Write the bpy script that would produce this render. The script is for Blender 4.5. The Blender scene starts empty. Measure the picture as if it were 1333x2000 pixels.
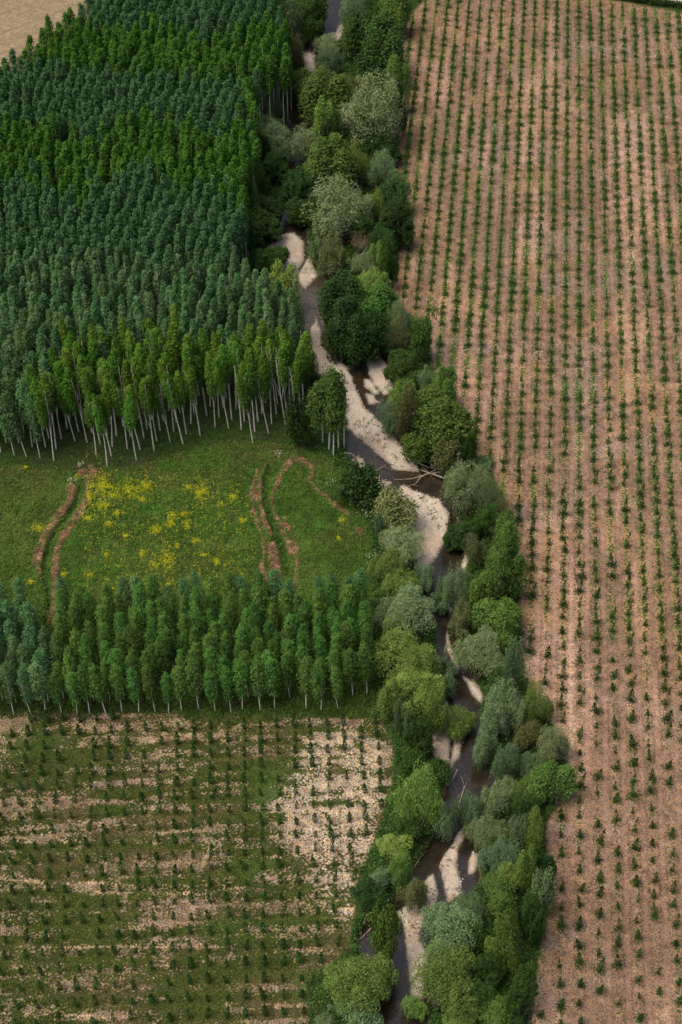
import bpy, math, random
import numpy as np

# ------------------------------------------------------------------ camera, world, sun, exposure
scene = bpy.context.scene
COL = scene.collection
FPX = 3333.0; CX = 666.5; CY = 1000.0; H = 330.0; HORIZ = -2400.0
PITCH = math.atan((CY - HORIZ) / FPX)
cam_d = bpy.data.cameras.new('camera')
cam_d.sensor_fit = 'VERTICAL'; cam_d.sensor_height = 36.0; cam_d.sensor_width = 24.0
cam_d.lens = 36.0 * FPX / 2000.0
cam_d.clip_start = 1.0; cam_d.clip_end = 20000.0
cam = bpy.data.objects.new('camera', cam_d); COL.objects.link(cam)
cam.location = (0, 0, H); cam.rotation_euler = (math.pi / 2 - PITCH, 0, 0)
scene.camera = cam

SUN_EL = math.radians(64); SUN_AZ = math.radians(-108)      # azimuth from +Y (north), clockwise positive
world = bpy.data.worlds.new('World'); scene.world = world; world.use_nodes = True
wn = world.node_tree.nodes; wl = world.node_tree.links
bg = wn['Background']
sky = wn.new('ShaderNodeTexSky'); sky.sky_type = 'NISHITA'; sky.sun_disc = False
sky.sun_elevation = SUN_EL; sky.sun_rotation = SUN_AZ
sky.air_density = 0.6; sky.dust_density = 6.0; sky.ozone_density = 0.0
wl.new(sky.outputs[0], bg.inputs['Color']); bg.inputs['Strength'].default_value = 0.09
sun_d = bpy.data.lights.new('sun', 'SUN'); sun_d.energy = 1.5; sun_d.angle = math.radians(45)
sun_d.color = (1.0, 0.90, 0.77)
sun = bpy.data.objects.new('sun', sun_d); COL.objects.link(sun)
sx, sy, sz = math.sin(SUN_AZ) * math.cos(SUN_EL), math.cos(SUN_AZ) * math.cos(SUN_EL), math.sin(SUN_EL)
sun.rotation_euler = (math.acos(sz), 0, math.atan2(sy, sx) + math.pi / 2)
scene.view_settings.view_transform = 'Standard'; scene.view_settings.look = 'None'
scene.view_settings.gamma = 1.0; scene.view_settings.use_curve_mapping = False
scene.view_settings.exposure = 0.76
scene.render.engine = 'CYCLES'
scene.cycles.max_bounces = 5; scene.cycles.diffuse_bounces = 2; scene.cycles.transparent_max_bounces = 6

rng = np.random.default_rng(7)
random.seed(7)

# ------------------------------------------------------------------ projection helpers (photo pixel <-> world)
cp, sp_ = math.cos(PITCH), math.sin(PITCH)
def W(px, py, z=0.0):
    u = (np.asarray(px, float) - CX) / FPX; v = -(np.asarray(py, float) - CY) / FPX
    dx, dy, dz = u, cp + v * sp_, -sp_ + v * cp
    t = (z - H) / dz
    return dx * t, dy * t
def P(x, y, z=0.0):
    zz = np.asarray(z, float) - H
    dep = y * cp - zz * sp_
    up = y * sp_ + zz * cp
    return CX + FPX * x / dep, CY - FPX * up / dep
def pxscale(py, z=0.0):                       # photo px per metre, horizontal; and sin/cos of the view's dip
    a = math.atan((py - CY) / FPX); d = PITCH + a
    return FPX * math.sin(d) / ((H - z) * math.cos(a)), math.sin(d), math.cos(d), math.cos(a)

def poly_in(px, py, poly):
    poly = np.asarray(poly, float); ins = np.zeros(px.shape, bool); n = len(poly)
    for i in range(n):
        x1, y1 = poly[i]; x2, y2 = poly[(i + 1) % n]
        if y1 == y2: continue
        c = ((y1 > py) != (y2 > py)) & (px < (x2 - x1) * (py - y1) / (y2 - y1) + x1)
        ins ^= c
    return ins
def line_d(px, py, pts, closed=False):
    pts = np.asarray(pts, float); n = len(pts); best = np.full(px.shape, 1e9)
    for i in range(n if closed else n - 1):
        x1, y1 = pts[i]; x2, y2 = pts[(i + 1) % n]
        dx, dy = x2 - x1, y2 - y1; L = dx * dx + dy * dy + 1e-9
        t = np.clip(((px - x1) * dx + (py - y1) * dy) / L, 0, 1)
        best = np.minimum(best, np.hypot(px - x1 - t * dx, py - y1 - t * dy))
    return best
def sd(px, py, poly):                         # signed distance in px, positive inside
    d = line_d(px, py, poly, True)
    return np.where(poly_in(px, py, poly), d, -d)
def sstep(a, b, x):
    t = np.clip((x - a) / (b - a), 0, 1); return t * t * (3 - 2 * t)
def vnoise(x, y, seed=0):
    xi = np.floor(x).astype(np.int64); yi = np.floor(y).astype(np.int64); fx = x - xi; fy = y - yi
    fx = fx * fx * (3 - 2 * fx); fy = fy * fy * (3 - 2 * fy)
    def h(a, b):
        n = (a * 374761393 + b * 668265263 + seed * 1442695041) & 0xffffffff
        n = ((n ^ (n >> 13)) * 1274126177) & 0xffffffff
        return ((n ^ (n >> 16)) & 0xffff) / 65535.0
    return (h(xi, yi) * (1 - fx) + h(xi + 1, yi) * fx) * (1 - fy) + (h(xi, yi + 1) * (1 - fx) + h(xi + 1, yi + 1) * fx) * fy
def fbm(x, y, sc, seed=0, oct=4):
    r = 0; a = 1.0; s = 0
    for o in range(oct):
        r = r + a * vnoise(x / sc * 2 ** o, y / sc * 2 ** o, seed + o * 17); s += a; a *= 0.55
    return r / s

# ------------------------------------------------------------------ mesh helpers
def mk_mesh(name, V, F, mats, mi=None, smooth=False):
    V = np.asarray(V, np.float32); F = np.asarray(F, np.int32)
    me = bpy.data.meshes.new(name)
    me.vertices.add(len(V)); me.vertices.foreach_set('co', V.ravel())
    k = F.shape[1]
    me.loops.add(F.size); me.loops.foreach_set('vertex_index', F.ravel())
    me.polygons.add(len(F))
    me.polygons.foreach_set('loop_start', np.arange(0, F.size, k, dtype=np.int32))
    me.polygons.foreach_set('loop_total', np.full(len(F), k, np.int32))
    for m in mats: me.materials.append(m)
    if mi is not None: me.polygons.foreach_set('material_index', np.asarray(mi, np.int32))
    if smooth: me.polygons.foreach_set('use_smooth', np.ones(len(F), bool))
    me.update(calc_edges=True)
    return me
def link(name, data, parent=None, loc=None):
    o = bpy.data.objects.new(name, data); COL.objects.link(o)
    if parent is not None: o.parent = parent
    if loc is not None: o.location = loc
    return o
def tag(o, label=None, cat=None, group=None, kind=None):
    if label: o['label'] = label
    if cat: o['category'] = cat
    if group: o['group'] = group
    if kind: o['kind'] = kind
    return o
class Geo:
    def __init__(s): s.V = []; s.F = []; s.M = []; s.n = 0
    def add(s, V, F, m=0):
        s.V.append(np.asarray(V, float)); s.F.append(np.asarray(F) + s.n); s.M.append(np.full(len(F), m)); s.n += len(V)
    def mesh(s, name, mats, smooth=False):
        return mk_mesh(name, np.concatenate(s.V), np.concatenate(s.F), mats, np.concatenate(s.M), smooth)
def leaves(C, size, up=0.4, out=None, rg=rng, asp=0.62):
    """one small rhombic leaf spray per point"""
    C = np.asarray(C, float); n = len(C)
    N = rg.normal(size=(n, 3)); N[:, 2] = np.abs(N[:, 2]) + up
    if out is not None: N += out
    N /= np.linalg.norm(N, axis=1)[:, None]
    T = np.cross(N, rg.normal(size=(n, 3))); T /= np.linalg.norm(T, axis=1)[:, None]
    B = np.cross(N, T)
    s = (size * rg.uniform(0.65, 1.35, n))[:, None] * 0.5
    V = np.stack([C + T * s, C + B * s * asp, C - T * s, C - B * s * asp], 1).reshape(-1, 3)
    return V, np.arange(4 * n).reshape(-1, 4)
def tube(pts, rad, k=6):
    pts = np.asarray(pts, float); n = len(pts); V = []
    d0 = pts[-1] - pts[0]; ref = np.array([1., 0, 0]) if abs(d0[0]) < abs(d0[2]) else np.array([0, 1., 0])
    for i in range(n):
        d = pts[min(i + 1, n - 1)] - pts[max(i - 1, 0)]; d = d / (np.linalg.norm(d) + 1e-9)
        a = np.cross(d, ref); a /= np.linalg.norm(a) + 1e-9; b = np.cross(d, a)
        for j in range(k):
            t = 2 * math.pi * j / k
            V.append(pts[i] + (a * math.cos(t) + b * math.sin(t)) * rad[i])
    F = [(i * k + j, i * k + (j + 1) % k, (i + 1) * k + (j + 1) % k, (i + 1) * k + j) for i in range(n - 1) for j in range(k)]
    return np.array(V), np.array(F)
def tile(V, F, xs, ys, zs, scs, sz, rots):
    """numpy copies of one (V,F) for stuff objects"""
    c, s = np.cos(rots), np.sin(rots)
    X = (V[None, :, 0] * c[:, None] - V[None, :, 1] * s[:, None]) * scs[:, None] + xs[:, None]
    Y = (V[None, :, 0] * s[:, None] + V[None, :, 1] * c[:, None]) * scs[:, None] + ys[:, None]
    Z = V[None, :, 2] * sz[:, None] + zs[:, None]
    VV = np.stack([X, Y, Z], 2).reshape(-1, 3)
    FF = (F[None] + (np.arange(len(xs)) * len(V))[:, None, None]).reshape(-1, F.shape[1])
    return VV, FF

# ------------------------------------------------------------------ materials
def newmat(name):
    m = bpy.data.materials.new(name); m.use_nodes = True; nt = m.node_tree; nt.nodes.clear()
    out = nt.nodes.new('ShaderNodeOutputMaterial'); return m, nt, out
def leaf_mat(name, c1, c2, trans=0.16, huevar=0.17, rough=0.55):
    m, nt, out = newmat(name); N = nt.nodes; L = nt.links
    geo = N.new('ShaderNodeNewGeometry'); oi = N.new('ShaderNodeObjectInfo'); tc = N.new('ShaderNodeTexCoord')
    noi = N.new('ShaderNodeTexNoise'); noi.inputs['Scale'].default_value = 0.45; noi.inputs['Detail'].default_value = 2
    L.new(tc.outputs['Object'], noi.inputs['Vector'])
    a = N.new('ShaderNodeMath'); a.operation = 'MULTIPLY_ADD'; a.inputs[1].default_value = 0.85
    L.new(geo.outputs['Random Per Island'], a.inputs[0])
    b = N.new('ShaderNodeMath'); b.operation = 'MULTIPLY_ADD'; b.inputs[1].default_value = 1.3; b.inputs[2].default_value = -0.56
    L.new(noi.outputs[0], b.inputs[0]); L.new(b.outputs[0], a.inputs[2])
    mix = N.new('ShaderNodeMix'); mix.data_type = 'RGBA'; mix.clamp_factor = True
    mix.inputs[6].default_value = (*c1, 1); mix.inputs[7].default_value = (*c2, 1)
    L.new(a.outputs[0], mix.inputs[0])
    hsv = N.new('ShaderNodeHueSaturation')
    mr = N.new('ShaderNodeMapRange'); mr.inputs[3].default_value = 1 - huevar * 1.6; mr.inputs[4].default_value = 1 + huevar * 1.6
    L.new(oi.outputs['Random'], mr.inputs[0]); L.new(mr.outputs[0], hsv.inputs['Value'])
    mh = N.new('ShaderNodeMapRange'); mh.inputs[3].default_value = 0.5 - huevar * 0.12; mh.inputs[4].default_value = 0.5 + huevar * 0.12
    fr = N.new('ShaderNodeMath'); fr.operation = 'FRACT'; mu = N.new('ShaderNodeMath'); mu.operation = 'MULTIPLY'; mu.inputs[1].default_value = 7.31
    L.new(oi.outputs['Random'], mu.inputs[0]); L.new(mu.outputs[0], fr.inputs[0]); L.new(fr.outputs[0], mh.inputs[0])
    L.new(mh.outputs[0], hsv.inputs['Hue']); L.new(mix.outputs[2], hsv.inputs['Color'])
    d = N.new('ShaderNodeBsdfDiffuse'); t = N.new('ShaderNodeBsdfTranslucent'); g = N.new('ShaderNodeBsdfGlossy')
    g.inputs['Roughness'].default_value = rough; g.inputs['Color'].default_value = (0.9, 0.95, 1, 1)
    L.new(hsv.outputs[0], d.inputs['Color']); L.new(hsv.outputs[0], t.inputs['Color'])
    m1 = N.new('ShaderNodeMixShader'); m1.inputs[0].default_value = trans
    L.new(d.outputs[0], m1.inputs[1]); L.new(t.outputs[0], m1.inputs[2])
    m2 = N.new('ShaderNodeMixShader'); m2.inputs[0].default_value = 0.008
    L.new(m1.outputs[0], m2.inputs[1]); L.new(g.outputs[0], m2.inputs[2])
    L.new(m2.outputs[0], out.inputs[0]); return m
def bark_mat(name, c1, c2):
    m, nt, out = newmat(name); N = nt.nodes; L = nt.links
    tc = N.new('ShaderNodeTexCoord'); noi = N.new('ShaderNodeTexNoise'); noi.inputs['Scale'].default_value = 1.6; noi.inputs['Detail'].default_value = 4
    L.new(tc.outputs['Object'], noi.inputs['Vector'])
    r = N.new('ShaderNodeValToRGB'); r.color_ramp.elements[0].position = 0.38; r.color_ramp.elements[1].position = 0.6
    r.color_ramp.elements[0].color = (*c1, 1); r.color_ramp.elements[1].color = (*c2, 1)
    L.new(noi.outputs[0], r.inputs[0])
    d = N.new('ShaderNodeBsdfPrincipled'); d.inputs['Roughness'].default_value = 0.85
    L.new(r.outputs[0], d.inputs['Base Color']); L.new(d.outputs[0], out.inputs[0]); return m

M_POP_B = leaf_mat('leaf_bluegreen_poplar', (.030, .094, .026), (.118, .225, .084))
M_POP_Y = leaf_mat('leaf_yellowgreen_poplar', (.020, .080, .006), (.122, .240, .024))
M_YOUNG = leaf_mat('leaf_young_poplar', (.022, .080, .011), (.102, .205, .038))
M_SAP = leaf_mat('leaf_sapling', (.008, .036, .005), (.040, .100, .016))
M_WIL = leaf_mat('leaf_grey_willow', (.070, .112, .036), (.235, .290, .134), huevar=.1)
M_WILB = leaf_mat('leaf_bluegrey_willow', (.044, .096, .034), (.158, .238, .108))
M_WILY = leaf_mat('leaf_yellow_willow', (.046, .108, .014), (.190, .280, .062))
M_DARK = leaf_mat('leaf_dark_green', (.012, .040, .007), (.052, .112, .022))
M_MID = leaf_mat('leaf_mid_green', (.024, .074, .010), (.104, .185, .036))
M_OLIVE = leaf_mat('leaf_olive', (.055, .075, .020), (.180, .195, .075))
M_BROWN = leaf_mat('leaf_brown', (.11, .070, .035), (.26, .165, .085))
M_WEED = leaf_mat('leaf_weed', (.018, .062, .006), (.078, .160, .022))
M_WEEDF = leaf_mat('leaf_field_weed', (.018, .045, .006), (.062, .098, .018))
M_MEAD = leaf_mat('leaf_meadow', (.026, .095, .009), (.125, .222, .040))
M_STRAW = leaf_mat('straw', (.30, .17, .06), (.50, .33, .14))
M_YEL = leaf_mat('yellow_flower', (.42, .40, .012), (.78, .70, .03), trans=.3)
M_WHT = leaf_mat('white_flower', (.62, .62, .55), (.8, .8, .75), trans=.2)
M_BIRCH = bark_mat('bark_white', (.50, .47, .41), (.80, .77, .69))
M_BARK = bark_mat('bark_grey', (.07, .055, .04), (.17, .14, .11))
M_DEAD = bark_mat('dead_wood', (.15, .115, .085), (.36, .30, .24))

def ground_mat():
    m, nt, out = newmat('ground_soil'); N = nt.nodes; L = nt.links
    def attr(n):
        a = N.new('ShaderNodeAttribute'); a.attribute_name = n; return a
    tc = N.new('ShaderNodeNewGeometry')
    def noise(sc, det=2, off=0):
        mp = N.new('ShaderNodeMapping'); mp.inputs['Location'].default_value = (off, off * .7, 0)
        L.new(tc.outputs['Position'], mp.inputs[0])
        t = N.new('ShaderNodeTexNoise'); t.inputs['Scale'].default_value = sc; t.inputs['Detail'].default_value = det
        L.new(mp.outputs[0], t.inputs['Vector']); return t
    def math_(op, a, b=None, c=None):
        n = N.new('ShaderNodeMath'); n.operation = op
        for i, v in enumerate((a, b, c)):
            if v is None: continue
            if isinstance(v, (int, float)): n.inputs[i].default_value = v
            else: L.new(v, n.inputs[i])
        return n.outputs[0]
    def mixc(f, a, b):
        n = N.new('ShaderNodeMix'); n.data_type = 'RGBA'; n.clamp_factor = True
        L.new(f, n.inputs[0])
        for i, v in ((6, a), (7, b)):
            if isinstance(v, tuple): n.inputs[i].default_value = (*v, 1)
            else: L.new(v, n.inputs[i])
        return n.outputs[2]
    col = attr('col').outputs['Color']; wcol = attr('wcol').outputs['Color']
    msk = N.new('ShaderNodeSeparateColor'); L.new(attr('msk').outputs['Color'], msk.inputs[0])
    weed, straw, spk = msk.outputs[0], msk.outputs[1], msk.outputs[2]
    # speckle: stones and clods
    n1 = noise(2.6, 3, 3.1); n2 = noise(7.0, 2, 11.3); n3 = noise(.55, 3, 5.0)
    vor = N.new('ShaderNodeTexVoronoi'); vor.inputs['Scale'].default_value = 2.4; L.new(tc.outputs['Position'], vor.inputs['Vector'])
    s = math_('ADD', math_('MULTIPLY', n1.outputs[0], 1.1), math_('MULTIPLY', n2.outputs[0], 0.9))
    s = math_('ADD', s, math_('MULTIPLY', n3.outputs[0], .45))
    s = math_('SUBTRACT', s, 1.225)                       # ~ -0.5..0.5
    sepv = N.new('ShaderNodeSeparateColor'); L.new(vor.outputs['Color'], sepv.inputs[0])
    stone = math_('GREATER_THAN', sepv.outputs[0], .90)
    near = math_('LESS_THAN', vor.outputs['Distance'], .34)
    stone = math_('MULTIPLY', stone, near)
    hole = math_('MULTIPLY', math_('LESS_THAN', sepv.outputs[1], .14), near)
    k = math_('MULTIPLY', s, 3.0)
    k = math_('ADD', k, math_('MULTIPLY', stone, .95))
    k = math_('SUBTRACT', k, math_('MULTIPLY', hole, .50))
    k = math_('MULTIPLY', k, spk)
    k = math_('MAXIMUM', math_('ADD', k, 1.0), .25)
    vm = N.new('ShaderNodeVectorMath'); vm.operation = 'SCALE'; L.new(col, vm.inputs[0]); L.new(k, vm.inputs['Scale'])
    c = vm.outputs[0]
    nh = noise(.9, 4, 77.0); nh2 = noise(.35, 4, 91.0)
    tint = mixc(math_('MULTIPLY_ADD', nh.outputs[0], 3.2, -1.1), (.84, .90, 1.0), (1.18, 1.04, .82))
    tv = N.new('ShaderNodeVectorMath'); tv.operation = 'MULTIPLY'; L.new(c, tv.inputs[0]); L.new(tint, tv.inputs[1])
    tk = N.new('ShaderNodeVectorMath'); tk.operation = 'SCALE'; L.new(tv.outputs[0], tk.inputs[0]); L.new(math_('MULTIPLY_ADD', nh2.outputs[0], 1.5, .25), tk.inputs['Scale'])
    c = mixc(math_('MINIMUM', spk, 1.0), c, tk.outputs[0])
    # straw / dry grass
    ns = noise(1.1, 5, 23.0)
    fs = N.new('ShaderNodeMapRange'); fs.inputs[1].default_value = -.06; fs.inputs[2].default_value = .06
    L.new(math_('SUBTRACT', straw, math_('MULTIPLY_ADD', ns.outputs[0], 1.9, -.45)), fs.inputs[0])
    sc = mixc(n2.outputs[0], (.27, .135, .06), (.46, .30, .15))
    c = mixc(math_('MULTIPLY', fs.outputs[0], .55), c, sc)
    # weeds
    nw = noise(1.7, 5, 41.0)
    fw = N.new('ShaderNodeMapRange'); fw.inputs[1].default_value = -.07; fw.inputs[2].default_value = .07
    L.new(math_('SUBTRACT', weed, math_('MULTIPLY_ADD', nw.outputs[0], 2.2, -.6)), fw.inputs[0])
    vw = N.new('ShaderNodeVectorMath'); vw.operation = 'SCALE'; L.new(wcol, vw.inputs[0])
    L.new(math_('MAXIMUM', math_('MULTIPLY_ADD', s, 2.6, 1.0), .2), vw.inputs['Scale'])
    c = mixc(math_('MULTIPLY', fw.outputs[0], .93), c, vw.outputs[0])
    p = N.new('ShaderNodeBsdfDiffuse'); p.inputs['Roughness'].default_value = .6
    L.new(c, p.inputs['Color'])
    bmp = N.new('ShaderNodeBump'); bmp.inputs['Strength'].default_value = .75; bmp.inputs['Distance'].default_value = .25
    L.new(math_('ADD', n1.outputs[0], math_('MULTIPLY', n2.outputs[0], .5)), bmp.inputs['Height'])
    L.new(bmp.outputs[0], p.inputs['Normal'])
    L.new(p.outputs[0], out.inputs[0]); return m
M_GROUND = ground_mat()
def water_mat():
    m, nt, out = newmat('stream_water'); N = nt.nodes; L = nt.links
    geo = N.new('ShaderNodeNewGeometry'); noi = N.new('ShaderNodeTexNoise'); noi.inputs['Scale'].default_value = 1.6; noi.inputs['Detail'].default_value = 5
    L.new(geo.outputs['Position'], noi.inputs['Vector'])
    bmp = N.new('ShaderNodeBump'); bmp.inputs['Strength'].default_value = .35; bmp.inputs['Distance'].default_value = .08
    L.new(noi.outputs[0], bmp.inputs['Height'])
    g = N.new('ShaderNodeBsdfGlossy'); g.inputs['Roughness'].default_value = .12
    t = N.new('ShaderNodeBsdfTransparent'); t.inputs['Color'].default_value = (.66, .64, .58, 1)
    f = N.new('ShaderNodeFresnel'); f.inputs['IOR'].default_value = 1.55
    L.new(bmp.outputs[0], g.inputs['Normal']); L.new(bmp.outputs[0], f.inputs['Normal'])
    mx = N.new('ShaderNodeMixShader'); fm = N.new('ShaderNodeMath'); fm.operation = 'MULTIPLY_ADD'; fm.inputs[1].default_value = 1.3; fm.inputs[2].default_value = .03; L.new(f.outputs[0], fm.inputs[0]); L.new(fm.outputs[0], mx.inputs[0]); L.new(t.outputs[0], mx.inputs[1]); L.new(g.outputs[0], mx.inputs[2])
    L.new(mx.outputs[0], out.inputs[0]); return m
M_WATER = water_mat()

# ------------------------------------------------------------------ map traced on the ground (photo px)
ZW = -1.45
CH_L = [(640,-140),(640,-20),(612,40),(588,75),(575,120),(570,160),(560,230),(560,330),(553,400),(545,440),(524,484),(541,520),(562,560),(582,610),(592,660),(602,710),(618,735),(655,757),(676,790),(676,840),(672,872),(684,905),(718,935),(752,966),(782,985),(795,1010),(800,1080),(815,1120),(828,1180),(848,1230),(850,1290),(838,1330),(838,1390),(838,1450),(852,1492),(872,1515),(868,1550),(850,1590),(840,1640),(812,1690),(785,1730),(768,1768),(735,1785),(706,1815),(700,1850),(700,1900),(712,1960),(712,2100),(712,2300)]
CH_R = [(835,2300),(835,2100),(838,1960),(862,1890),(866,1810),(900,1770),(935,1730),(940,1680),(950,1630),(965,1580),(975,1545),(962,1500),(940,1450),(938,1395),(946,1370),(925,1325),(898,1280),(892,1235),(884,1200),(905,1130),(915,1090),(902,1060),(892,1000),(890,950),(870,915),(832,900),(792,860),(770,812),(775,780),(776,730),(750,688),(700,690),(645,670),(630,620),(640,560),(628,525),(604,495),(600,450),(600,400),(610,330),(620,250),(625,150),(640,105),(680,62),(700,20),(705,-30),(705,-140)]
CHAN = CH_L + CH_R
BARS = [
 [(588,100),(612,76),(616,140),(600,140)], [(648,72),(672,40),(676,72),(660,80)],
 [(526,486),(549,460),(575,456),(594,475),(592,512),(580,535),(574,566),(560,540),(541,497)],
 [(605,503),(620,539),(597,563),(579,550),(590,524)],
 [(618,625),(626,647),(627,677),(642,689),(669,711),(684,730),(695,760),(710,797),(740,824),(762,842),(785,872),(811,900),(820,922),(770,916),(757,903),(720,871),(689,844),(670,820),(670,780),(645,749),(610,726),(603,685),(609,640)],
 [(717,700),(740,694),(772,730),(768,762),(751,775),(732,749),(721,730)],
 [(712,741),(722,742),(742,767),(733,770),(712,755)], [(717,769),(728,772),(742,786),(722,790)],
 [(684,900),(700,890),(718,911),(742,935),(765,941),(757,964),(735,948),(712,928)],
 [(784,949),(830,966),(862,981),(876,1004),(870,1052),(847,1097),(828,1112),(798,1090),(790,1000),(772,975)],
 [(908,1082),(916,1100),(908,1120),(903,1104)],
 [(874,1232),(881,1268),(894,1289),(896,1312),(884,1289),(873,1260)], [(905,1320),(923,1333),(941,1361),(939,1371),(923,1357)],
 [(848,1350),(871,1371),(885,1397),(881,1419),(877,1458),(874,1494),(850,1484),(838,1452),(838,1400)],
 [(893,1430),(901,1445),(898,1474),(887,1492),(880,1505),(886,1458)],
 [(900,1621),(911,1630),(893,1664),(891,1689),(899,1720),(897,1748),(875,1763),(868,1727),(859,1689),(873,1664),(888,1642)],
 [(923,1664),(934,1676),(928,1702),(918,1705),(916,1683)],
 [(846,1707),(855,1750),(846,1780),(828,1797),(822,1836),(836,1862),(834,1890),(825,1952),(806,1943),(799,1881),(793,1836),(786,1799),(776,1782),(799,1765),(820,1740),(826,1725)],
]
RFIELD = [(833,-140),(829,0),(808,18),(781,54),(785,100),(787,150),(782,200),(774,260),(772,330),(786,368),(797,410),(795,464),(775,494),(760,569),(765,588),(788,606),(828,643),(838,690),(850,743),(890,800),(918,880),(940,905),(975,950),(985,1000),(1010,1063),(1014,1147),(1010,1200),(1014,1262),(1022,1325),(1064,1394),(1098,1458),(1100,1506),(1096,1559),(1070,1608),(1062,1650),(1074,1702),(1062,1790),(1046,1895),(1032,2000),(1025,2500),(3000,2500),(3000,300),(1520,62),(1333,24),(1175,-3),(1100,-20),(1000,-140)]
LFIELD = [(-1500,1385),(0,1392),(300,1393),(740,1405),(762,1440),(770,1480),(765,1530),(750,1590),(735,1640),(712,1690),(698,1740),(690,1790),(684,1850),(650,1885),(600,1915),(610,2200),(640,2600),(-1500,2600)]
MEADOW = [(-1500,880),(0,905),(100,920),(200,925),(300,900),(380,875),(450,862),(520,862),(590,872),(640,895),(690,955),(715,1010),(728,1060),(728,1180),(722,1300),(735,1404),(300,1392),(-1500,1384)]
PALE = [(575,1480),(640,1425),(740,1432),(755,1560),(720,1640),(690,1800),(660,1840),(650,1760),(600,1660),(540,1610),(525,1560)]
FARF = [(-1500,700),(-400,420),(0,205),(120,110),(180,50),(205,0),(260,-140),(-1500,-140)]
CLEAR = [(-200,690),(-10,655),(28,680),(30,735),(0,770),(-200,790)]
CANOPY = [(-500,420),(-80,160),(0,112),(60,72),(130,22),(172,-6),(200,-60),(575,-60),(545,0),(560,40),(575,84),(562,112),(512,135),(500,235),(492,330),(478,400),(455,445),(500,505),(560,545),(588,610),(594,690),(622,760),(600,860),(-80,900),(-500,900)]
FRONT = [(-600,1500),(-600,890),(0,892),(100,915),(165,880),(200,912),(250,912),(305,888),(365,866),(418,838),(440,842),(492,882),(515,850),(560,858),(575,850),(600,856),(612,700),(900,700),(900,1500)]
D1 = [(161,944),(147,985),(133,1003),(113,1030),(95,1064),(89,1086),(86,1104),(88,1131),(97,1170),(90,1208),(90,1225)]
D2 = [(527,912),(520,944),(520,978),(527,1005),(538,1034),(549,1061),(556,1086),(560,1115)]
SPOIL = [([(137,950),(144,976),(126,994),(108,1017),(90,1048),(77,1077),(72,1095),(83,1118)],9),
 ([(178,912),(173,958),(167,985),(155,1003),(140,1026),(122,1050),(113,1075),(108,1098),(108,1131),(110,1154),(104,1188),(95,1215)],7),
 ([(160,925),(182,925)],9),
 ([(525,910),(509,938),(504,971),(513,996),(520,1023),(527,1043)],6.5), ([(504,920),(491,960),(495,996),(504,1028),(513,1050),(516,1084),(511,1109),(520,1133)],4),
 ([(531,1070),(538,1100),(538,1135)],9), ([(565,904),(549,929),(531,971),(531,996),(547,1023),(561,1057),(570,1084)],6),
 ([(556,1014),(576,1061),(581,1091),(578,1129),(576,1145)],3.5), ([(565,904),(588,897),(610,915),(608,942),(628,967),(651,983),(669,998),(680,1005)],5), ([(695,1032),(706,1040)],5)]

RA = math.atan(461 / 4761.0); RDIR = (math.sin(RA), math.cos(RA)); RPER = (math.cos(RA), -math.sin(RA))
R0 = W(1131, 700); RSP = 4.15; RAL = 4.7
LA = math.atan(-206 / 4761.0); LDIR = (math.sin(LA), math.cos(LA)); LPER = (math.cos(LA), -math.sin(LA))
L0 = W(645, 1550); LSP = 3.97
def uv(x, y, O, per, dr): return (x - O[0]) * per[0] + (y - O[1]) * per[1], (x - O[0]) * dr[0] + (y - O[1]) * dr[1]

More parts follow.
